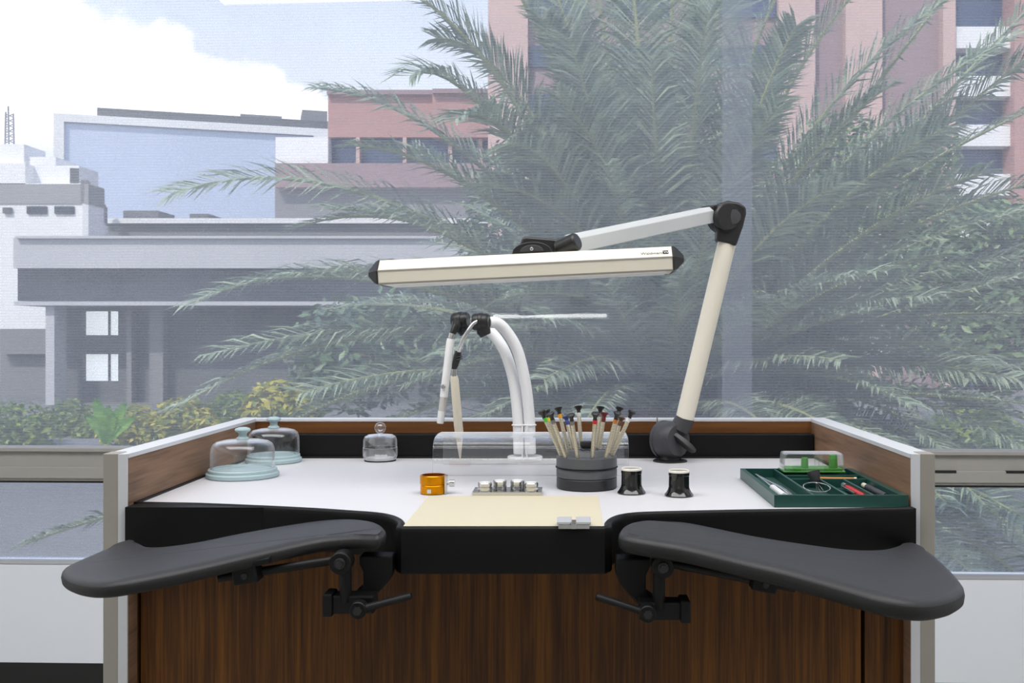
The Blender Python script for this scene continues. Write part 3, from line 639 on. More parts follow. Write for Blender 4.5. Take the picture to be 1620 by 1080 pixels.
# tweezers
t = thing('tweezers', 'steel tweezers leaning in the left compartment of the green tray', 'tweezers', T(1222, 768, fz))
A, B = T(1196, 749.5, fz+.0135), T(1252, 784, fz+.0035)
sd = (B-A).normalized().cross(Vector((0,0,1))).normalized()
for s in (-1, 1):
    pth = [A+sd*s*.0006, A.lerp(B,.3)+sd*s*.0022, A.lerp(B,.6)+sd*s*.0055, A.lerp(B,.85)+sd*s*.004, B+sd*s*.0008]
    obj('arm', MB().tube(smooth_line(pth, 4), [.0008+.0022*min(1, i/10) for i in range(17)], 8, flat=.5), M['steel'], t)
t = thing('correction_pen', 'short white pen lying beside the tweezers in the green tray', 'pen', T(1228, 775, fz))
A, B = T(1221, 770, fz+.0055), T(1241, 785, fz+.0055)
obj('barrel', MB().tube([A, A.lerp(B,.1), B], [.0035,.0052,.0052], 16), M['white_plastic'], t)
obj('pen_cap', MB().tube([B, B+(B-A)*.25], [.0056,.0050], 16), M['acrylic'], t)
# wire loupe
t = thing('wire_loupe', 'black loupe cup with a coiled steel head wire in the green tray', 'loupe', T(1290, 770, fz))
k0 = T(1290, 763, tb+.014); 
obj('cup', MB().lathe([(.006,-.008),(.0072,-.006),(.0098,.006),(.0105,.009),(.0085,.009),(.006,0)], k0+Vector((0,.004,.008)), (-.2,.35,1), 30, closed=True), M['dark_grey'], t)
wc = T(1292, 772.5, tb+.0195)
obj('wire_ring', MB().ring(wc+Vector((0,0,.002)), .0195, .0009, (0,-.22,1), 44, 8), M['steel'], t)
for dx in (-.004, .001, .007): obj('wire_spoke', MB().tube([k0+Vector((0,.002,.004)), wc+Vector((dx,-.0185,-.0025))], .0007, 6), M['steel'], t)
t = thing('cutter_knife', 'small red and white cutter in the green tray between loupe and marker', 'cutter', T(1350, 775, fz))
A, B = T(1334, 767, fz+.005), T(1368, 786, fz+.005)
obj('handle', MB().tube([A.lerp(B,.15), A.lerp(B,.3), B], [.003,.0045,.0045], 14), M['red'], t)
obj('blade_guard', MB().tube([A, A.lerp(B,.15)], [.0042,.0042], 14), M['acrylic'], t)
obj('side_clip', MB().tube([A.lerp(B,.1)+Vector((-.006,0,0)), A.lerp(B,.75)+Vector((-.006,0,0))], .0022, 10), M['steel'], t)
t = thing('marker_pen', 'dark grey marker with beige end in the rightmost compartment of the green tray', 'pen', T(1385, 775, fz))
A, B = T(1366, 767, fz+.005), T(1402, 785, fz+.005)
obj('barrel', MB().tube([A.lerp(B,.18), B], .0048, 16), M['dark_grey'], t)
obj('end_plug', MB().tube([A, A.lerp(B,.18)], .004, 16), M['cream_plastic'], t)
t = thing('pencil', 'slim ochre pencil lying crosswise in the green tray below the clear box', 'pencil', T(1325, 756, fz))
A, B = T(1296, 756, fz+.0115), T(1351, 757, fz+.0115)
obj('shaft', MB().tube([A, B], .0024, 6), M['pencil'], t)
obj('ferrule', MB().tube([B, B+(B-A).normalized()*.004], .0026, 12), M['cream_plastic'], t)
# green/clear box
zb = tb+th+.0003; yb = 1.676
xb0 = CAM.x+(1241-CX)/F*yb; xb1 = CAM.x+(1337-CX)/F*yb; yb1 = yb+.046
t = thing('storage_box', 'clear lidded box with bright green base standing on the rear of the green tray', 'box', ((xb0+xb1)/2, yb+.02, zb))
obj('box_base', MB().span((xb0-.001, yb-.001, zb), (xb1+.001, yb1+.001, zb+.0022)).span((xb0+.003, yb+.003, zb+.0023), (xb1-.003, yb1-.003, zb+.0060)), M['green'], t, smooth=0, bevel=.0006)
hh = .0315; ins = .0035
def rrect(xa_, xb_, ya, yb_, r, z, n=5):
    out = []
    for cx_, cy_, a0 in ((xb_-r, yb_-r, 0), (xa_+r, yb_-r, PI/2), (xa_+r, ya+r, PI), (xb_-r, ya+r, 1.5*PI)):
        for i in range(n+1): out.append(Vector((cx_+r*math.cos(a0+PI/2*i/n), cy_+r*math.sin(a0+PI/2*i/n), z)))
    return out
m = MB()
o1 = [rrect(xb0+k, xb1-k, yb+k, yb1-k, .004, zb+z) for k, z in ((0,.0025),(.001,hh*.6),(.002,hh*.92),(.003,hh*.98),(.005,hh))]
m.loft(o1, False); m.add(o1[-1], [list(range(len(o1[-1])))])
o2 = [rrect(xb0+k+.0016, xb1-k-.0016, yb+k+.0016, yb1-k-.0016, .003, zb+z) for k, z in ((0,.0025),(.001,hh*.6),(.002,hh*.90),(.004,hh-.0016))]
m.loft(o2, False); m.add(o2[-1], [list(range(len(o2[-1])))])
m.loft([o1[0], o2[0]], False)
obj('lid', m, M['boxglass'], t, smooth=40)
for px, r, h, lb in ((1273, .0062, .0165, 'short round green stopper inside the clear box'), (1318, .0072, .0215, 'tall round green stopper inside the clear box')):
    x = CAM.x+(px-CX)/F*(yb+.018)
    g = obj('stopper', MB().lathe([(0,0),(r,0),(r*.92,h-.0015),(r*.8,h),(0,h)], (x, yb+.018, zb+.0063), None, 28), M['green']); tag(g, lb, 'stopper', 'green stoppers')
for px, lb in ((1292, 'clear glass vial inside the box, nearer the short stopper'), (1299, 'clear glass vial inside the box, nearer the tall stopper')):
    x = CAM.x+(px-CX)/F*(yb+.027)
    g = obj('glass_vial', MB().lathe([(.0,.0),(.0036,0),(.0038,.001),(.0038,.017),(.0026,.019),(.0026,.022),(.0020,.022),(.0020,.019),(.003,.0165),(.003,.0015),(0,.0015)], (x, yb+.027, zb+.0063), None, 20), M['glass']); tag(g, lb, 'vial', 'glass vials')

# ------------------------------------------------------------------ bench lamp
c = T(1060, 729.5)
t = thing('task_lamp', 'cream jointed task lamp with long flat head and black joints, mounted at the rear', 'lamp', c)
bz = c.z+.0003
obj('base_flange', MB().lathe([(0,0),(.0335,0),(.0335,.0015),(.031,.003),(.02,.0045),(.0165,.012),(.0165,.02),(0,.02)], (c.x, c.y, bz), None, 48), M['black_plastic'], t)
kc = W(1060, 695.5, c.y); ax = Vector((.62,-.78,.04)).normalized()
kn = obj('base_knuckle', MB().lathe([(0,-.022),(.034,-.022),(.0375,-.019),(.0375,-.0135),(.0355,-.012),(.0355,-.0105),(.037,-.009),(.0368,.006),(.0345,.018),(.030,.024),(0,.025)], kc, ax, 48), M['dark_grey'], t)
ka = kc+ax*.026
kd = (W(1098,718,ka.y-.01)-W(1062,688,ka.y)).normalized()
wd = ax.cross(kd).normalized()
m = MB(); rg = []
for s_, w_, h_ in ((-.024,.004,.008),(-.018,.0065,.012),(0,.0075,.014),(.018,.0072,.013),(.030,.0055,.010),(.034,.003,.006)):
    q = ka+kd*s_; rg.append([q+wd*w_+ax*-.001, q+wd*w_*.7+ax*h_, q-wd*w_*.7+ax*h_, q-wd*w_+ax*-.001])
m.loft(rg); obj('wing_knob', m, M['black_plastic'], kn, smooth=30, bevel=.001)
s0 = W(1074, 680, c.y-.004); s1 = W(1083, 663, c.y-.004); s2 = W(1150, 384, c.y-.01)
obj('lower_sleeve', MB().tube([s0, s1, s1+(s2-s1)*.005], [.0195,.0188,.0188], 28), M['dark_grey'], t)
obj('lower_arm', MB().tube([s1, s2], .0178, 32), M['cream_metal'], t)
obj('cable_pin', MB().tube([W(1039.5, 722, 2.0095), W(1039.5, 660, 2.0095)], .0016, 10), M['steel'], t)
# elbow
ye = c.y-.012
m = MB().prism([W(x, y, ye-.018) for x, y in ((1136,322),(1152,317),(1170,320),(1181,328),(1181,338),(1176,358),(1165,389),(1134,380),(1135,366),(1126,352),(1128,334))], (0,.036,0))
el = obj('elbow', m, M['black_plastic'], t, smooth=30, bevel=.004)
ec = W(1143, 345, ye)
obj('elbow_disc', MB().lathe([(0,-.026),(.024,-.026),(.027,-.023),(.027,-.004),(.0285,-.003),(.0285,.012),(.024,.016),(0,.016)], ec, (-.3,.95,0), 40), M['black_plastic'], el)
obj('pivot_cap', MB().lathe([(0,0),(.016,0),(.014,.004),(0,.005)], W(1160, 343, ye-.018), (.15,-1,0), 32), M['dark_grey'], el)
# upper arm
A, B = W(1126, 339, ye), W(904, 385.5, 1.685)
d = (A-B); ln = d.length; dn = d.normalized(); sx = dn.cross(Vector((0,0,1))).normalized(); uz = sx.cross(dn).normalized()
R = Matrix((dn, sx, uz)).transposed()
fs = sx if sx.y < 0 else -sx
obj('upper_arm', MB().loft([[q+fs*a_+uz*b_ for a_, b_ in ((.015,-.0155),(.0152,.0078),(.007,.0155),(-.013,.0155),(-.015,.012),(-.015,-.0155))] for q in (A, B)]), M['arm_grey'], t, smooth=0, bevel=.0012)
m = MB().box(A+dn*.004, (.034, .034, .035), R); obj('arm_socket', m, M['black_plastic'], el, smooth=0, bevel=.003)
# head
Lh, Rh = W(609, 433, 1.652), W(1061, 411.5, 1.632)
hx = (Rh-Lh).normalized(); hz = Vector((0,0,1)); hy = hz.cross(hx).normalized(); hz = hx.cross(hy).normalized()
PF = [(-.044,-.0195),(-.0515,-.0185),(-.053,.0015),(-.034,.0195),(.034,.0195),(.053,.0015),(.0515,-.0185),(.044,-.0195)]
def sec(o_, k=1.0, cc=(0,0)): return [o_+hy*(cc[0]+(a-cc[0])*k)+hz*(cc[1]+(b-cc[1])*k) for a, b in PF]
hd = obj('lamp_head', MB().loft([sec(Lh), sec(Rh)]), M['cream_metal'], t, smooth=0, bevel=.0008)
obj('seam_line', MB().loft([[o_+hy*a+hz*b for a, b in ((-.0535,.0002),(-.0536,.0020),(-.0526,.0030),(-.052,.0004))] for o_ in (Lh, Rh)]), M['post'], hd, smooth=0)
obj('bottom_lip', MB().loft([[o_+hy*a+hz*b for a, b in ((-.0523,-.0196),(-.0527,-.0176),(-.050,-.0176),(-.050,-.0204))] for o_ in (Lh, Rh)]), M['post'], hd, smooth=0)
obj('diffuser', MB().loft([[o_+hy*a+hz*b for a, b in ((-.040,-.0197),(.040,-.0197),(.038,-.0215),(-.038,-.0215))] for o_ in (Lh+hx*.01, Rh-hx*.01)]), M['diffuser'], hd, smooth=0)
for o_, s_ in ((Lh, -1), (Rh, 1)):
    rg = [sec(o_), sec(o_+hx*s_*.0015, 1.04), sec(o_+hx*s_*.007, .92, (-.01,-.001)), sec(o_+hx*s_*.0185, .30, (-.03,-.001)), sec(o_+hx*s_*.0195, .16, (-.03,-.001))]
    obj('end_cap', MB().loft(rg), M['black_plastic'], t, smooth=25, bevel=.0006)
# joint housing on the head
hp = lambda px: Lh.lerp(Rh, (px-609)/452)
o_ = hp(846)
pts = [(.0345,0)]+[(math.cos(a)*.0315, math.sin(a)*.0165+.002) for a in [PI*i/16 for i in range(17)]]+[(-.0345,0)]
hs = obj('switch_housing', MB().prism([o_+hx*a+hz*(.0196+b)-hy*.030 for a, b in pts], hy*.03), M['black_plastic'], t, smooth=30, bevel=.0015)
pt2 = [(math.cos(a)*.019, math.sin(a)*.011) for a in [PI*i/14 for i in range(15)]]
obj('switch_button', MB().prism([o_+hx*a+hz*(.0222+b)-hy*.0318 for a, b in pt2], hy*.004), M['dark_grey'], hs, smooth=30, bevel=.0008)
ic = o_+hz*.0265-hy*.0322
obj('power_symbol', MB().ring(ic, .0022, .00045, hy, 20, 6).box(ic+hz*.0018, (.0008,.0008,.003)), M['white_plastic'], hs)
m = MB().prism([W(x, y, 1.660) for x, y in ((821,392),(826,376),(832,374),(880,378),(900,372),(909,378),(908,392),(895,398),(868,399),(826,399))], (0,.05,0))
hj = obj('head_joint', m, M['black_plastic'], t, smooth=30, bevel=.003)
obj('head_pivot', MB().lathe([(0,-.02),(.0125,-.02),(.015,-.017),(.015,.017),(.0125,.02),(0,.02)], W(898, 388, 1.655), (.75,-.4,.3), 32), M['black_plastic'], hj)
# lettering on the sloping upper face
sl = (hy*.019+hz*.018).normalized(); nf = hx.cross(sl).normalized()
RM = Matrix((hx, sl, nf)).transposed().to_4x4()
def text_part(name, body, size, origin, material, parent):
    cu = bpy.data.curves.new(name, 'FONT'); cu.body = body; cu.size = size; cu.extrude = .00005
    ob = bpy.data.objects.new(name, cu); col.objects.link(ob)
    dg = bpy.context.evaluated_depsgraph_get(); dg.update()
    me = bpy.data.meshes.new_from_object(ob.evaluated_get(dg)); bpy.data.objects.remove(ob)
    base = parent_loc(parent)
    for v in me.vertices: v.co = (RM.to_3x3() @ v.co)+origin-base
    me.materials.clear(); me.materials.append(material)
    o2 = bpy.data.objects.new(name, me); col.objects.link(o2); o2.parent = parent; return o2
face0 = lambda px, k: hp(px)-hy*.053+hz*.0015+sl*k+nf*.00025
text_part('brand_lettering', 'Waldmann', .0085, face0(1013, .0082), M['black'], hd)
lo = face0(1047, .0078)
obj('logo_square', MB().prism([lo, lo+hx*.0088, lo+hx*.0088+sl*.0085, lo+sl*.0085], nf*.0001), M['black'], hd, smooth=0)
text_part('logo_letter', 'W', .0075, lo+hx*.0012+sl*.0016+nf*.0002, M['white_plastic'], hd)

# ------------------------------------------------------------------ outside: ground
GZ = -.6
struct('ground', MB().span((-150, 3.3, GZ-.1), (150, 220, GZ)), M['terrace'], smooth=0)

# ------------------------------------------------------------------ outside: buildings
def facade(mb, p0, p1, z0, z1, depth, proud=0):
    # wall slab standing from plan point p0 to p1, thickness running away from the viewer
    a = Vector((p0[0], p0[1], 0)); b = Vector((p1[0], p1[1], 0)); d = (b-a).normalized(); n_ = Vector((-d.y, d.x, 0))
    a = a-n_*proud; b = b-n_*proud
    return mb.prism([(a.x, a.y, z0), (b.x, b.y, z0), (b.x+n_.x*depth, b.y+n_.y*depth, z0), (a.x+n_.x*depth, a.y+n_.y*depth, z0)], (0,0,z1-z0))
def PX(px, Y): return (CAM.x+(px-CX)/F*Y, Y)
def ZZ(py, Y): return CAM.z-(py-CY)/F*Y
def rectf(mb, x0, y0, x1, y1, Y, depth, proud=0):
    Yp = Y-proud
    return facade(mb, PX(x0, Yp), PX(x1, Yp), ZZ(y1, Yp), ZZ(y0, Yp), depth)
# glass office
t = thing('office_building', 'distant white framed office block with blue glass front under the clouds', 'building', (PX(270,72)[0], 72, GZ))
p0, p1 = PX(86, 70), PX(520, 75.5)
zt = ZZ(180, 70)
def lerp2(k): return (p0[0]+(p1[0]-p0[0])*k, p0[1]+(p1[1]-p0[1])*k)
obj('white_frame', facade(facade(facade(MB(), p0, p1, zt-.55, zt, 10, .3), p0, lerp2(.035), GZ, zt-.55, 10, .3), lerp2(.94), p1, zt-1.6, zt-.55, 10, .3), M['render_white'], t, smooth=0)
obj('glass_front', facade(MB(), lerp2(.035), p1, GZ, zt-.56, 9), M['blueglass'], t, smooth=0)
obj('roof_slab', facade(MB(), lerp2(.14), p1, zt, zt+.78, 8, -.8), M['conc_dark'], t, smooth=0)
obj('roof_unit', facade(facade(MB(), lerp2(.66), lerp2(.82), zt+.78, zt+1.1, 3, -1.5), lerp2(.90), lerp2(1.0), zt+.78, zt+1.7, 3, -1.5), M['conc'], t, smooth=0)
# white residence
t = thing('apartment_building', 'stepped white apartment block at the left edge of the view', 'building', (PX(60,36)[0], 36, GZ))
YB_ = 36
obj('wall', rectf(rectf(MB(), -120, 290, 140, 700, YB_, 1.2), -120, 258, 40, 291, YB_, 1.2), M['render_white'], t, smooth=0)
obj('roof_block', rectf(rectf(rectf(MB(), -60, 228, 38, 262, YB_, 1.5, -.4), 40, 248, 88, 292, YB_, 1.5, -.6), 88, 262, 125, 292, YB_, 1.5, -.6), M['render_white'], t, smooth=0)
obj('grey_band', rectf(MB(), -120, 291, 140, 322, YB_, 1.25, .05), M['render_grey'], t, smooth=0)
sa, sb = PX(140, YB_), PX(170, YB_+8)
obj('side_wall', facade(MB(), sa, sb, GZ, ZZ(322, YB_), .2), M['render_white'], t, smooth=0)
obj('side_band', facade(MB(), sa, sb, ZZ(322, YB_), ZZ(285, YB_), .25), M['conc'], t, smooth=0)
obj('side_parapet', facade(MB(), PX(125, YB_+.6), PX(160, YB_+8), ZZ(286, YB_), ZZ(262, YB_), .3), M['conc_dark'], t, smooth=0)
for x0, x1 in ((42,73),(86,116)): obj('window', rectf(MB(), x0, 326, x1, 338, YB_, .1, .08), M['bandglass'], t, smooth=0)
obj('vent', rectf(MB(), 4, 328, 17, 337, YB_, .1, .12), M['conc_dark'], t, smooth=0)
# mast
t = thing('radio_mast', 'thin lattice radio mast on the roof of the white apartment block', 'mast', (PX(16,38)[0], 38, ZZ(230,38)))
mm = MB()
for x in (8, 14, 22): mm.tube([W(x, 232, 38), W(x+(1 if x < 14 else -1), 168+abs(x-14)*1.5, 38)], .035, 6)
for y in range(180, 232, 8): mm.tube([W(8, y+6, 38), W(22, y, 38)], .02, 5).tube([W(8, y, 38), W(22, y+6, 38)], .02, 5)
obj('lattice', mm, M['mast'], t)
# concrete canopy building
t = thing('canopy_building', 'grey concrete building with deep flat canopy and dark glazed band', 'building', (PX(300,25)[0], 26, GZ))
YC = 25
obj('fascia', rectf(rectf(MB(), 21, 376, 800, 424, YC, 6), 24, 373, 800, 377, YC, 6, .12), M['conc_light'], t, smooth=0)
obj('glazed_band', rectf(MB(), 28, 424.5, 800, 476, YC, 5.5, -.3), M['bandglass'], t, smooth=0)
obj('ledge', rectf(MB(), 22, 476.5, 800, 483, YC, 6, .1), M['conc_light'], t, smooth=0)
obj('column', rectf(MB(), 72, 483.5, 86, 690, YC, .6, -.1), M['conc_light'], t, smooth=0)
w_ = MB()
rectf(w_, 84, 483.5, 129, 690, YC, .5, -1.2); rectf(w_, 187, 483.5, 800, 690, YC, .5, -1.2)
rectf(w_, 129, 483.5, 187, 492, YC, .5, -1.2); rectf(w_, 129, 530, 187, 560, YC, .5, -1.2); rectf(w_, 129, 603, 187, 690, YC, .5, -1.2)
obj('wall', w_, M['conc_dark'], t, smooth=0)
obj('pilaster', rectf(rectf(MB(), 236, 483.5, 258, 690, YC, .3, -.85), 200, 483.5, 208, 690, YC, .3, -.85), M['conc'], t, smooth=0)
obj('bay_wall', rectf(rectf(MB(), 0, 520, 72, 560, YC+3, .3), 0, 560, 72, 690, YC+3.3, .3), M['conc'], t, smooth=0)
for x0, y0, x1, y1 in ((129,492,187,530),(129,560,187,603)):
    wn = obj('window', rectf(MB(), x0-1, y0-1, x1+1, y1+1, YC, .05, -1.45), M['dayglow'], t, smooth=0)  # glowing panel added behind each opening to imitate the bright sky beyond
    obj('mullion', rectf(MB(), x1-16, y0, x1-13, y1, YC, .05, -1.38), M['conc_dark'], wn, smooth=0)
# roofs between
t = thing('low_roof_building', 'long low pale roofed building beyond the concrete canopy', 'building', (PX(350,45)[0], 46, GZ))
obj('wall', rectf(MB(), 168, 352, 900, 588, 45, 8), M['conc'], t, smooth=0)
obj('roof', rectf(MB(), 165, 345, 800, 353, 45, 8, .3), M['render_white'], t, smooth=0)
obj('roof_unit', rectf(rectf(MB(), 195, 333, 250, 345, 45, 2, -2), 300, 338, 330, 345, 45, 2, -2), M['conc_dark'], t, smooth=0)
# red building
t = thing('brick_building', 'red brick building with a dark blue window band, left of the palm', 'building', (PX(610,50)[0], 52, GZ))
YR = 50
obj('wall', rectf(rectf(MB(), 519, 148, 684, 217, YR, 10), 684, 146, 860, 217, YR, 10, .5), M['brick'], t, smooth=0)
obj('parapet', rectf(rectf(MB(), 517, 142, 684, 149, YR, 10, .3), 684, 140, 860, 147, YR, 10, .8), M['brick_dark'], t, smooth=0)
obj('window_band', rectf(MB(), 519, 217, 860, 262, YR, 9, -.4), M['winglass'], t, smooth=0)
for x in (566, 640, 712, 760): obj('window_pier', rectf(MB(), x-3, 217, x+3, 262, YR, .5, .1), M['brick_pale'], t, smooth=0)
obj('brick_band', rectf(MB(), 435, 258, 860, 296, YR, 10, .6), M['brick_dark'], t, smooth=0)
obj('white_block', rectf(MB(), 436, 217, 519, 259, YR, 8, .4), M['render_white'], t, smooth=0)
obj('base_wall', rectf(MB(), 435, 296, 860, 582, YR, 9), M['conc'], t, smooth=0)
# right tower
t = thing('brick_tower', 'tall salmon brick tower with pale spandrels rising behind the palm', 'building', (PX(1200,32)[0], 34, GZ))
YT = 32
obj('wall', rectf(MB(), 772, -260, 1500, 614, YT, 8), M['brick_dark'], t, smooth=0)
for x0, x1 in ((772,835),(1232,1290),(1338,1396),(1492,1512)): obj('pier', rectf(MB(), x0, -260, x1, 614, YT, .5, .4), M['brick_pale'], t, smooth=0)
for x0, x1 in ((838,930),(960,1060),(1090,1228)):
    for y in range(-240, 400, 78): obj('window', rectf(MB(), x0, y, x1, y+34, YT, .2, .1), M['winglass'], t, smooth=0)
obj('bay_glazing', rectf(MB(), 1512, -260, 1606, 614, YT, 6, -.4), M['winglass'], t, smooth=0)
for y0, y1 in ((-235,-205),(-158,-125),(-80,-46),(42,76),(120,152),(197,231),(275,309),(352,386)): obj('spandrel', rectf(MB(), 1511, y0, 1607, y1, YT, .6, .2), M['render_white'], t, smooth=0)
obj('end_pier', rectf(MB(), 1605, -260, 1760, 614, YT, 7, .5), M['brick'], t, smooth=0)

# ------------------------------------------------------------------ outside: planting
def leaf_cards(mb, blobs, n, size, rnd):
    tot = sum(r[0]*r[1]*r[2] for _, r in blobs)**1
    for c_, r_ in blobs:
        k = int(n*(r_[0]*r_[1]*r_[2])/tot)
        for _ in range(k):
            d_ = Vector((rnd.gauss(0,1), rnd.gauss(0,1), rnd.gauss(0,1))).normalized(); q = rnd.uniform(.62, 1.05)
            p_ = Vector(c_)+Vector((d_.x*r_[0], d_.y*r_[1], d_.z*r_[2]))*q
            a_ = Vector((rnd.gauss(0,1), rnd.gauss(0,1), rnd.gauss(0,.7))).normalized()
            n_ = (d_+Vector((rnd.gauss(0,.5), rnd.gauss(0,.5), rnd.gauss(0,.5)+.4))).normalized()
            b_ = n_.cross(a_).normalized(); a_ = b_.cross(n_).normalized(); s_ = size*rnd.uniform(.6, 1.3)
            o_ = len(mb.v); mb.v += [p_-a_*s_*.5, p_+b_*s_*.22-n_*s_*.04, p_+a_*s_*.5-n_*s_*.12, p_-b_*s_*.22-n_*s_*.04]
            mb.f.append([o_, o_+1, o_+2, o_+3]); mb.m.append(0)
def tree(name, label, cat, blobs, n, size, m_, trunk, seed, group=None):
    rnd = random.Random(seed)
    x = sum(b[0][0] for b in blobs)/len(blobs); y = sum(b[0][1] for b in blobs)/len(blobs)
    t = thing(name, label, cat, (x, y, GZ), group)
    mb = MB(); leaf_cards(mb, blobs, n, size, rnd); obj('crown', mb, m_, t, smooth=0, fix=False)
    zc = max(b[0][2] for b in blobs)
    if trunk:
        tk = MB().tube([(x, y, GZ), (x+.05, y, GZ+(zc-GZ)*.5), (x, y, zc)], [trunk, trunk*.8, trunk*.4], 10)
        for c_, r_ in blobs: tk.tube([(x, y, GZ+(zc-GZ)*.45), Vector(c_)], [trunk*.5, trunk*.2], 7)
        obj('trunk', tk, M['trunk'], t)
def B(px, py, Y, rx, ry, rz): return (tuple(W(px, py, Y)), (rx, ry, rz))
tree('broadleaf_tree', 'dense green broadleaf tree in front of the tower, right of the lamp elbow', 'tree', [B(1330,250,17,.9,.9,.75), B(1250,330,17,1.0,1,.9), B(1420,330,17,1.1,1,1.0), B(1330,420,17,1.6,1.2,1.2), B(1180,420,17,1.0,1,1.1), B(1460,240,17.5,.7,.7,.5)], 9000, .20, M['tree'], .16, 3, 'broadleaf trees beyond the palm')
tree('broadleaf_tree', 'sunlit green broadleaf tree at the right edge below the pale spandrels', 'tree', [B(1560,360,14,.9,.8,.45), B(1500,430,14,.9,.8,.7), B(1620,440,14,1.0,.9,.8), B(1560,520,14,1.2,.9,.9)], 7000, .17, M['tree'], .13, 4, 'broadleaf trees beyond the palm')
tree('broadleaf_tree', 'dark broadleaf tree beside the brick building, above the lamp head', 'tree', [B(830,290,19,.9,.9,.9), B(900,240,19,.9,.9,.9), B(900,350,19,1.2,1,1.0), B(800,370,19,1.0,1,.8), B(1010,330,19,1.0,1,1.2), B(960,430,19,1.5,1,1.2)], 8000, .22, M['tree2'], .16, 5, 'broadleaf trees beyond the palm')
tree('broadleaf_tree', 'low dark broadleaf tree behind the palm crown', 'tree', [B(700,520,15,1.2,1,1.0), B(560,560,15,1.0,1,.9), B(850,540,15,1.4,1,1.1), B(1050,540,15,1.6,1,1.1), B(1250,560,15,1.6,1,1.0)], 9000, .2, M['tree2'], .12, 6, 'broadleaf trees beyond the palm')
for px, py, Y, r, m_, lb, cnt in ((20,675,16.2,.55,'shrub','green shrub at the far left of the planting bed',1500), (110,668,17.6,.5,'shrub','green shrub beneath the tall bright leaf',1500), (215,672,16.0,.42,'yshrub','yellow green shrub right of the tall bright leaf',1400),
                              (290,668,14.2,.45,'yshrub','yellow green shrub behind the left corner of the bench',1500), (370,655,15.8,.5,'shrub','green shrub behind the glass domes',1400), (440,640,12.6,.4,'yshrub','yellow shrub under the drooping palm fronds by the rear ledge',1500),
                              (1540,690,12,.6,'shrub','green shrub low at the right behind the palm fronds',1500), (-60,670,14,.6,'shrub','green shrub partly cut off beyond the left edge',1000)):
    tree('shrub', lb, 'shrub', [B(px, py, Y, r, r*.8, r*.8), B(px+35, py+14, Y-.2, r*.7, r*.6, r*.6), B(px-30, py+16, Y-.1, r*.7, r*.6, r*.6)], cnt, .13, M[m_], .04, 40+px, 'shrubs in the planting bed')
# tall bright leaf plant
t = thing('banana_plant', 'plant with tall bright green leaves in front of the grey concrete wall', 'plant', T(165, 690, GZ) if False else Vector((W(165,690,14.6).x, 14.6, GZ)))
root = Vector((W(168,690,14.6).x, 14.6, GZ+.2))
for tx, ty, w_ in ((150,628,.10),(172,640,.09),(200,636,.09),(135,655,.08),(215,660,.08),(180,652,.08)):
    tip = W(tx, ty, 14.5); mid = root.lerp(tip, .5)+Vector((0,0,.12)); sd = (tip-root).cross(Vector((0,1,0))).normalized(); mb = MB(); rw = []
    for i in range(9):
        k = i/8; p_ = (1-k)**2*root+2*k*(1-k)*mid+k*k*tip; ww = w_*math.sin(PI*min(1, .08+k*.92))**.7 if k < 1 else .002; rw.append((p_-sd*ww, p_+Vector((0,.03,-.02)), p_+sd*ww))
    for i in range(8):
        mb.add([*rw[i], *rw[i+1]], [(0,1,4,3),(1,2,5,4)])
    obj('leaf', mb, M['banana'], t, fix=False)

# palm
PC = W(1050, 640, 8.2)
palm = thing('palm_tree', 'large feather palm with long arching fronds filling the view behind the lamp', 'palm', (PC.x, PC.y, GZ))
tk = []
for i in range(15):
    z = GZ+(PC.z-GZ)*i/14; tk.append(Vector((PC.x, PC.y, z)))
obj('trunk', MB().tube(tk, [.34+.03*(i % 2) for i in range(15)], 18), M['trunk'], palm)
def frond(base, ctrl, tip, ll, n, rnd, droop=.25):
    mb = MB(); base = Vector(base)
    Bz = lambda k: (1-k)**2*base+2*k*(1-k)*ctrl+k*k*tip
    Tz = lambda k: (2*(1-k)*(ctrl-base)+2*k*(tip-ctrl)).normalized()
    pth = [Bz(i/14) for i in range(15)]
    mb.tube(pth, [.028*(1-i/15)+.004 for i in range(15)], 5, mi=1)
    tw = rnd.uniform(-.5, .5)
    for i in range(n):
        k = .10+.90*(i+.5)/n; p_ = Bz(k); tg = Tz(k)
        up = Vector((0,0,1)) if abs(tg.z) < .93 else Vector((0,-1,0))
        s0 = tg.cross(up).normalized(); u0 = s0.cross(tg).normalized()
        s0, u0 = s0*math.cos(tw)+u0*math.sin(tw), u0*math.cos(tw)-s0*math.sin(tw)
        L_ = ll*min(1, .25+k*3.2)*(1-.62*max(0, (k-.45)/.55)**1.3)*rnd.uniform(.85, 1.1)
        fw = .45+.75*k
        for s_ in (-1, 1):
            d_ = (s0*s_+tg*fw+u0*(.28+rnd.uniform(-.15,.15))+Vector((rnd.uniform(-.1,.1),)*3)).normalized()
            m_ = p_+d_*L_*.5; e_ = p_+d_*L_-Vector((0,0,1))*L_*droop*rnd.uniform(.3, 1.3)
            wv = d_.cross(u0+Vector((rnd.uniform(-.4,.4), rnd.uniform(-.4,.4), rnd.uniform(-.4,.4)))).normalized()
            w1 = .0075; w2 = .0098
            mb.add([p_-wv*w1*.5, p_+wv*w1*.5, m_+wv*w2, m_-wv*w2, e_], [(0,1,2,3),(3,2,4)])
    return mb
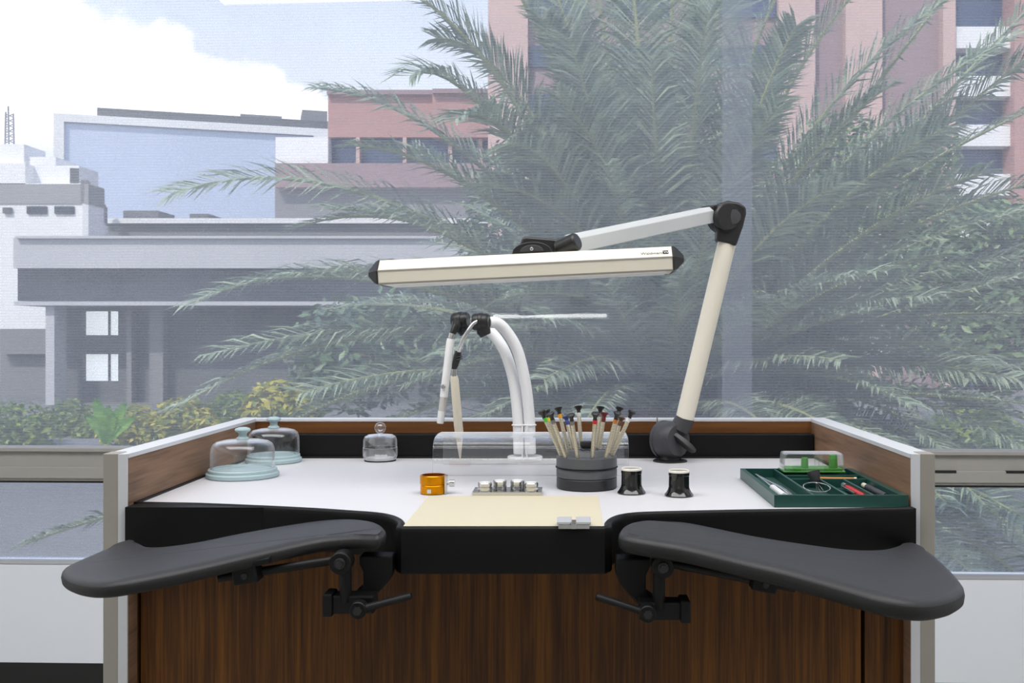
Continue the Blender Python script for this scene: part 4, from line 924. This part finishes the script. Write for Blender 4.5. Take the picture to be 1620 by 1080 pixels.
FR = [ # control px, tip px, tip depth, leaflet length
 ((600,190),(272,306),6.9,.56), ((640,330),(300,480),6.7,.52), ((660,420),(286,640),6.4,.52), ((730,500),(400,700),6.3,.5), ((720,270),(470,360),7.6,.5),
 ((740,150),(505,140),7.8,.56), ((800,20),(620,-20),7.6,.6), ((850,60),(690,60),8.0,.55), ((880,0),(740,-120),7.4,.6), ((940,80),(820,-140),7.8,.6), ((980,60),(900,-160),8.2,.6),
 ((1020,60),(980,-180),8.0,.6), ((1060,40),(1070,-180),8.4,.6), ((1110,60),(1180,-160),8.0,.6), ((1150,100),(1290,-120),7.8,.6), ((1200,120),(1400,-60),7.6,.58), ((1240,160),(1500,0),7.6,.58),
 ((1290,220),(1600,60),7.4,.56), ((1330,290),(1690,150),7.2,.54), ((1370,330),(1720,270),7.2,.52), ((1330,390),(1640,330),6.8,.5), ((1390,400),(1720,400),6.8,.5), ((1360,470),(1680,500),6.5,.5),
 ((1340,540),(1610,600),6.2,.48), ((1350,560),(1500,720),6.0,.46), ((1400,560),(1640,720),6.0,.46), ((1440,640),(1600,960),5.8,.42), ((1480,700),(1680,900),5.6,.42), ((1420,700),(1490,880),5.6,.36),
 ((900,400),(600,420),6.6,.5), ((900,500),(640,610),6.4,.46), ((860,560),(560,690),6.2,.46), ((960,300),(760,290),6.9,.52), ((980,430),(800,470),6.3,.44), ((1000,260),(880,150),7.0,.54), ((1120,300),(1230,170),7.0,.54),
 ((1150,380),(1330,290),6.8,.5), ((1040,280),(1030,90),7.1,.54), ((1180,450),(1400,430),6.3,.46), ((1150,540),(1330,570),6.2,.42), ((1000,520),(860,600),6.2,.4), ((1100,450),(1130,300),6.8,.44),
 ((700,620),(480,780),6.0,.44), ((300,760),(40,860),5.8,.4),
 ((760,60),(650,120),7.2,.6), ((820,120),(720,190),6.9,.56), ((900,200),(800,230),6.7,.52), ((780,240),(560,230),7.4,.56), ((760,330),(520,330),6.8,.52), ((740,420),(440,440),6.5,.52), ((720,460),(330,560),6.4,.52), ((760,540),(480,620),6.2,.46),
 ((930,130),(860,30),7.2,.58), ((1090,180),(1120,20),7.2,.56), ((1170,200),(1260,40),7.2,.56), ((1230,260),(1400,140),7.0,.54), ((1290,300),(1500,200),6.9,.54), ((1320,350),(1560,270),6.8,.52), ((1400,260),(1640,80),7.6,.56), ((1440,200),(1660,-20),7.8,.58), ((1370,130),(1560,-80),8.0,.58),
 ((1280,430),(1500,400),6.4,.48), ((1300,490),(1560,560),6.2,.46), ((1260,540),(1440,640),6.0,.42), ((1420,520),(1700,600),6.3,.48), ((1460,580),(1720,700),6.0,.46), ((1220,600),(1330,690),5.9,.36), ((940,560),(760,660),6.0,.4), ((1080,480),(1040,360),6.6,.42), ((1010,470),(930,380),6.5,.42), ((960,250),(900,60),7.0,.56),
 ((1240,470),(1470,470),6.2,.44), ((1300,520),(1600,440),6.3,.48), ((1330,600),(1640,640),5.9,.46), ((1270,620),(1450,720),5.7,.36), ((1380,610),(1560,800),5.6,.4), ((1450,480),(1720,400),6.6,.5), ((1200,520),(1380,490),6.1,.4),
 ((900,450),(700,560),6.2,.46), ((880,600),(660,720),5.9,.4), ((1000,400),(960,260),6.8,.46), ((950,500),(850,500),6.1,.4), ((1060,540),(1080,420),6.3,.36), ((1110,560),(1200,470),6.3,.36),
 ((1430,700),(1640,830),5.4,.42), ((1400,760),(1560,930),5.2,.38), ((1480,780),(1700,980),5.3,.42), ((1440,640),(1680,780),5.6,.42), ((1360,640),(1500,800),5.5,.36),
 ((960,600),(760,700),5.9,.36), ((1010,560),(960,450),6.2,.36), ((940,470),(820,400),6.3,.42), ((1180,560),(1290,440),6.2,.4),
 ((980,560),(920,680),6.0,.34), ((1160,600),(1220,690),5.9,.34),
]
rnd = random.Random(5)
for (cp, tpx, yt, ll) in FR:
    ctrl = W(cp[0], cp[1], (PC.y+yt)/2+.1); tip = W(tpx[0], tpx[1], yt)
    obj('frond', frond(PC+Vector((rnd.uniform(-.12,.12), rnd.uniform(-.15,.15), rnd.uniform(-.1,.15))), ctrl, tip, ll, 125, rnd), [M['palm'], M['rachis']], palm, smooth=0, fix=False)
for i in range(26):   # fronds on the far side of the crown
    a = PI*(i+.5)/26; el = rnd.uniform(.35, 1.25); Lf = rnd.uniform(3.0, 3.9)
    d_ = Vector((math.cos(a)*math.cos(el), abs(math.sin(a))*math.cos(el)*.8+.15, math.sin(el)))
    ctrl = PC+d_*Lf*.55+Vector((0,0,.35)); tip = PC+d_*Lf+Vector((0,0,-.5*math.cos(el)))
    obj('frond', frond(PC, ctrl, tip, .55, 60, rnd), [M['palm'], M['rachis']], palm, smooth=0, fix=False)

# ------------------------------------------------------------------ light
wd_ = bpy.data.worlds.new('world'); scene.world = wd_; wd_.use_nodes = True; nt = wd_.node_tree; nt.nodes.clear()
N = nt.nodes.new; L = nt.links.new
out = N('ShaderNodeOutputWorld'); bg = N('ShaderNodeBackground'); L(bg.outputs[0], out.inputs[0])
tc = N('ShaderNodeTexCoord')
def wm(op, a, b=None, c_=None):
    n_ = N('ShaderNodeMath'); n_.operation = op
    for i, k in enumerate((a, b, c_)):
        if k is None: continue
        if isinstance(k, (int, float)): n_.inputs[i].default_value = k
        else: L(k, n_.inputs[i])
    return n_.outputs[0]
def dot(v):
    n_ = N('ShaderNodeVectorMath'); n_.operation = 'DOT_PRODUCT'; L(tc.outputs['Generated'], n_.inputs[0]); n_.inputs[1].default_value = v; return n_.outputs['Value']
no = N('ShaderNodeTexNoise'); no.inputs['Scale'].default_value = 16; no.inputs['Detail'].default_value = 7; L(tc.outputs['Generated'], no.inputs[0])
nb = N('ShaderNodeTexNoise'); nb.inputs['Scale'].default_value = 5; nb.inputs['Detail'].default_value = 5; L(tc.outputs['Generated'], nb.inputs[0])
def smooth_(v, lo, hi):
    n_ = N('ShaderNodeMapRange'); n_.interpolation_type = 'SMOOTHSTEP'; L(v, n_.inputs[0]); n_.inputs[1].default_value = lo; n_.inputs[2].default_value = hi; return n_.outputs[0]
f1 = smooth_(wm('MULTIPLY_ADD', wm('SUBTRACT', no.outputs[0], .5), .14, dot((-.4,.1325,-1.0))), -.008, .014)
f2 = smooth_(wm('MULTIPLY_ADD', wm('SUBTRACT', nb.outputs[0], .5), .05, dot((-.06,-.222,1.0))), -.03, .02)
cl1 = wm('MULTIPLY', f1, f2)
far = smooth_(wm('MULTIPLY_ADD', wm('SUBTRACT', nb.outputs[0], .5), 1.0, 0), .02, .25)
yneg = smooth_(dot((0,-1,0)), -.3, .2)
cloud = wm('MAXIMUM', cl1, wm('MULTIPLY', far, yneg))
grad = N('ShaderNodeValToRGB'); L(smooth_(dot((0,0,1)), -.05, .6), grad.inputs[0])
grad.color_ramp.elements[0].color = (.80,.87,1,1); grad.color_ramp.elements[1].color = (.52,.66,1,1)
k = grad.color_ramp.elements.new(.35); k.color = (.84,.90,1,1)
mx = N('ShaderNodeMix'); mx.data_type = 'RGBA'; L(cloud, mx.inputs[0]); L(grad.outputs[0], mx.inputs[6]); mx.inputs[7].default_value = (1.45,1.45,1.45,1)
L(mx.outputs[2], bg.inputs[0]); bg.inputs[1].default_value = 1.4
sd_ = bpy.data.lights.new('sun', 'SUN'); sd_.energy = 3.4; sd_.angle = .02; sd_.color = (1,.95,.87)
so = bpy.data.objects.new('sun', sd_); col.objects.link(so)
so.rotation_euler = Vector((.55, 1.0, -1.25)).to_track_quat('-Z', 'Y').to_euler()
def area(name, loc, sx_, sy_, e, colr=(1,.987,.968)):
    l = bpy.data.lights.new(name, 'AREA'); l.shape = 'RECTANGLE'; l.size = sx_; l.size_y = sy_; l.energy = e; l.color = colr
    o = bpy.data.objects.new(name, l); col.objects.link(o); o.location = loc; return o
area('ceiling_light', (-.1, .84, CH-.02), 4.2, 1.4, 98)

scene.view_settings.view_transform = 'Standard'; scene.view_settings.look = 'None'; scene.view_settings.gamma = 1
scene.view_settings.use_curve_mapping = False; scene.view_settings.exposure = 0
scene.cycles.use_denoising = True
scene.cycles.transparent_max_bounces = 24; scene.cycles.max_bounces = 10
scene.cycles.caustics_reflective = False; scene.cycles.caustics_refractive = False
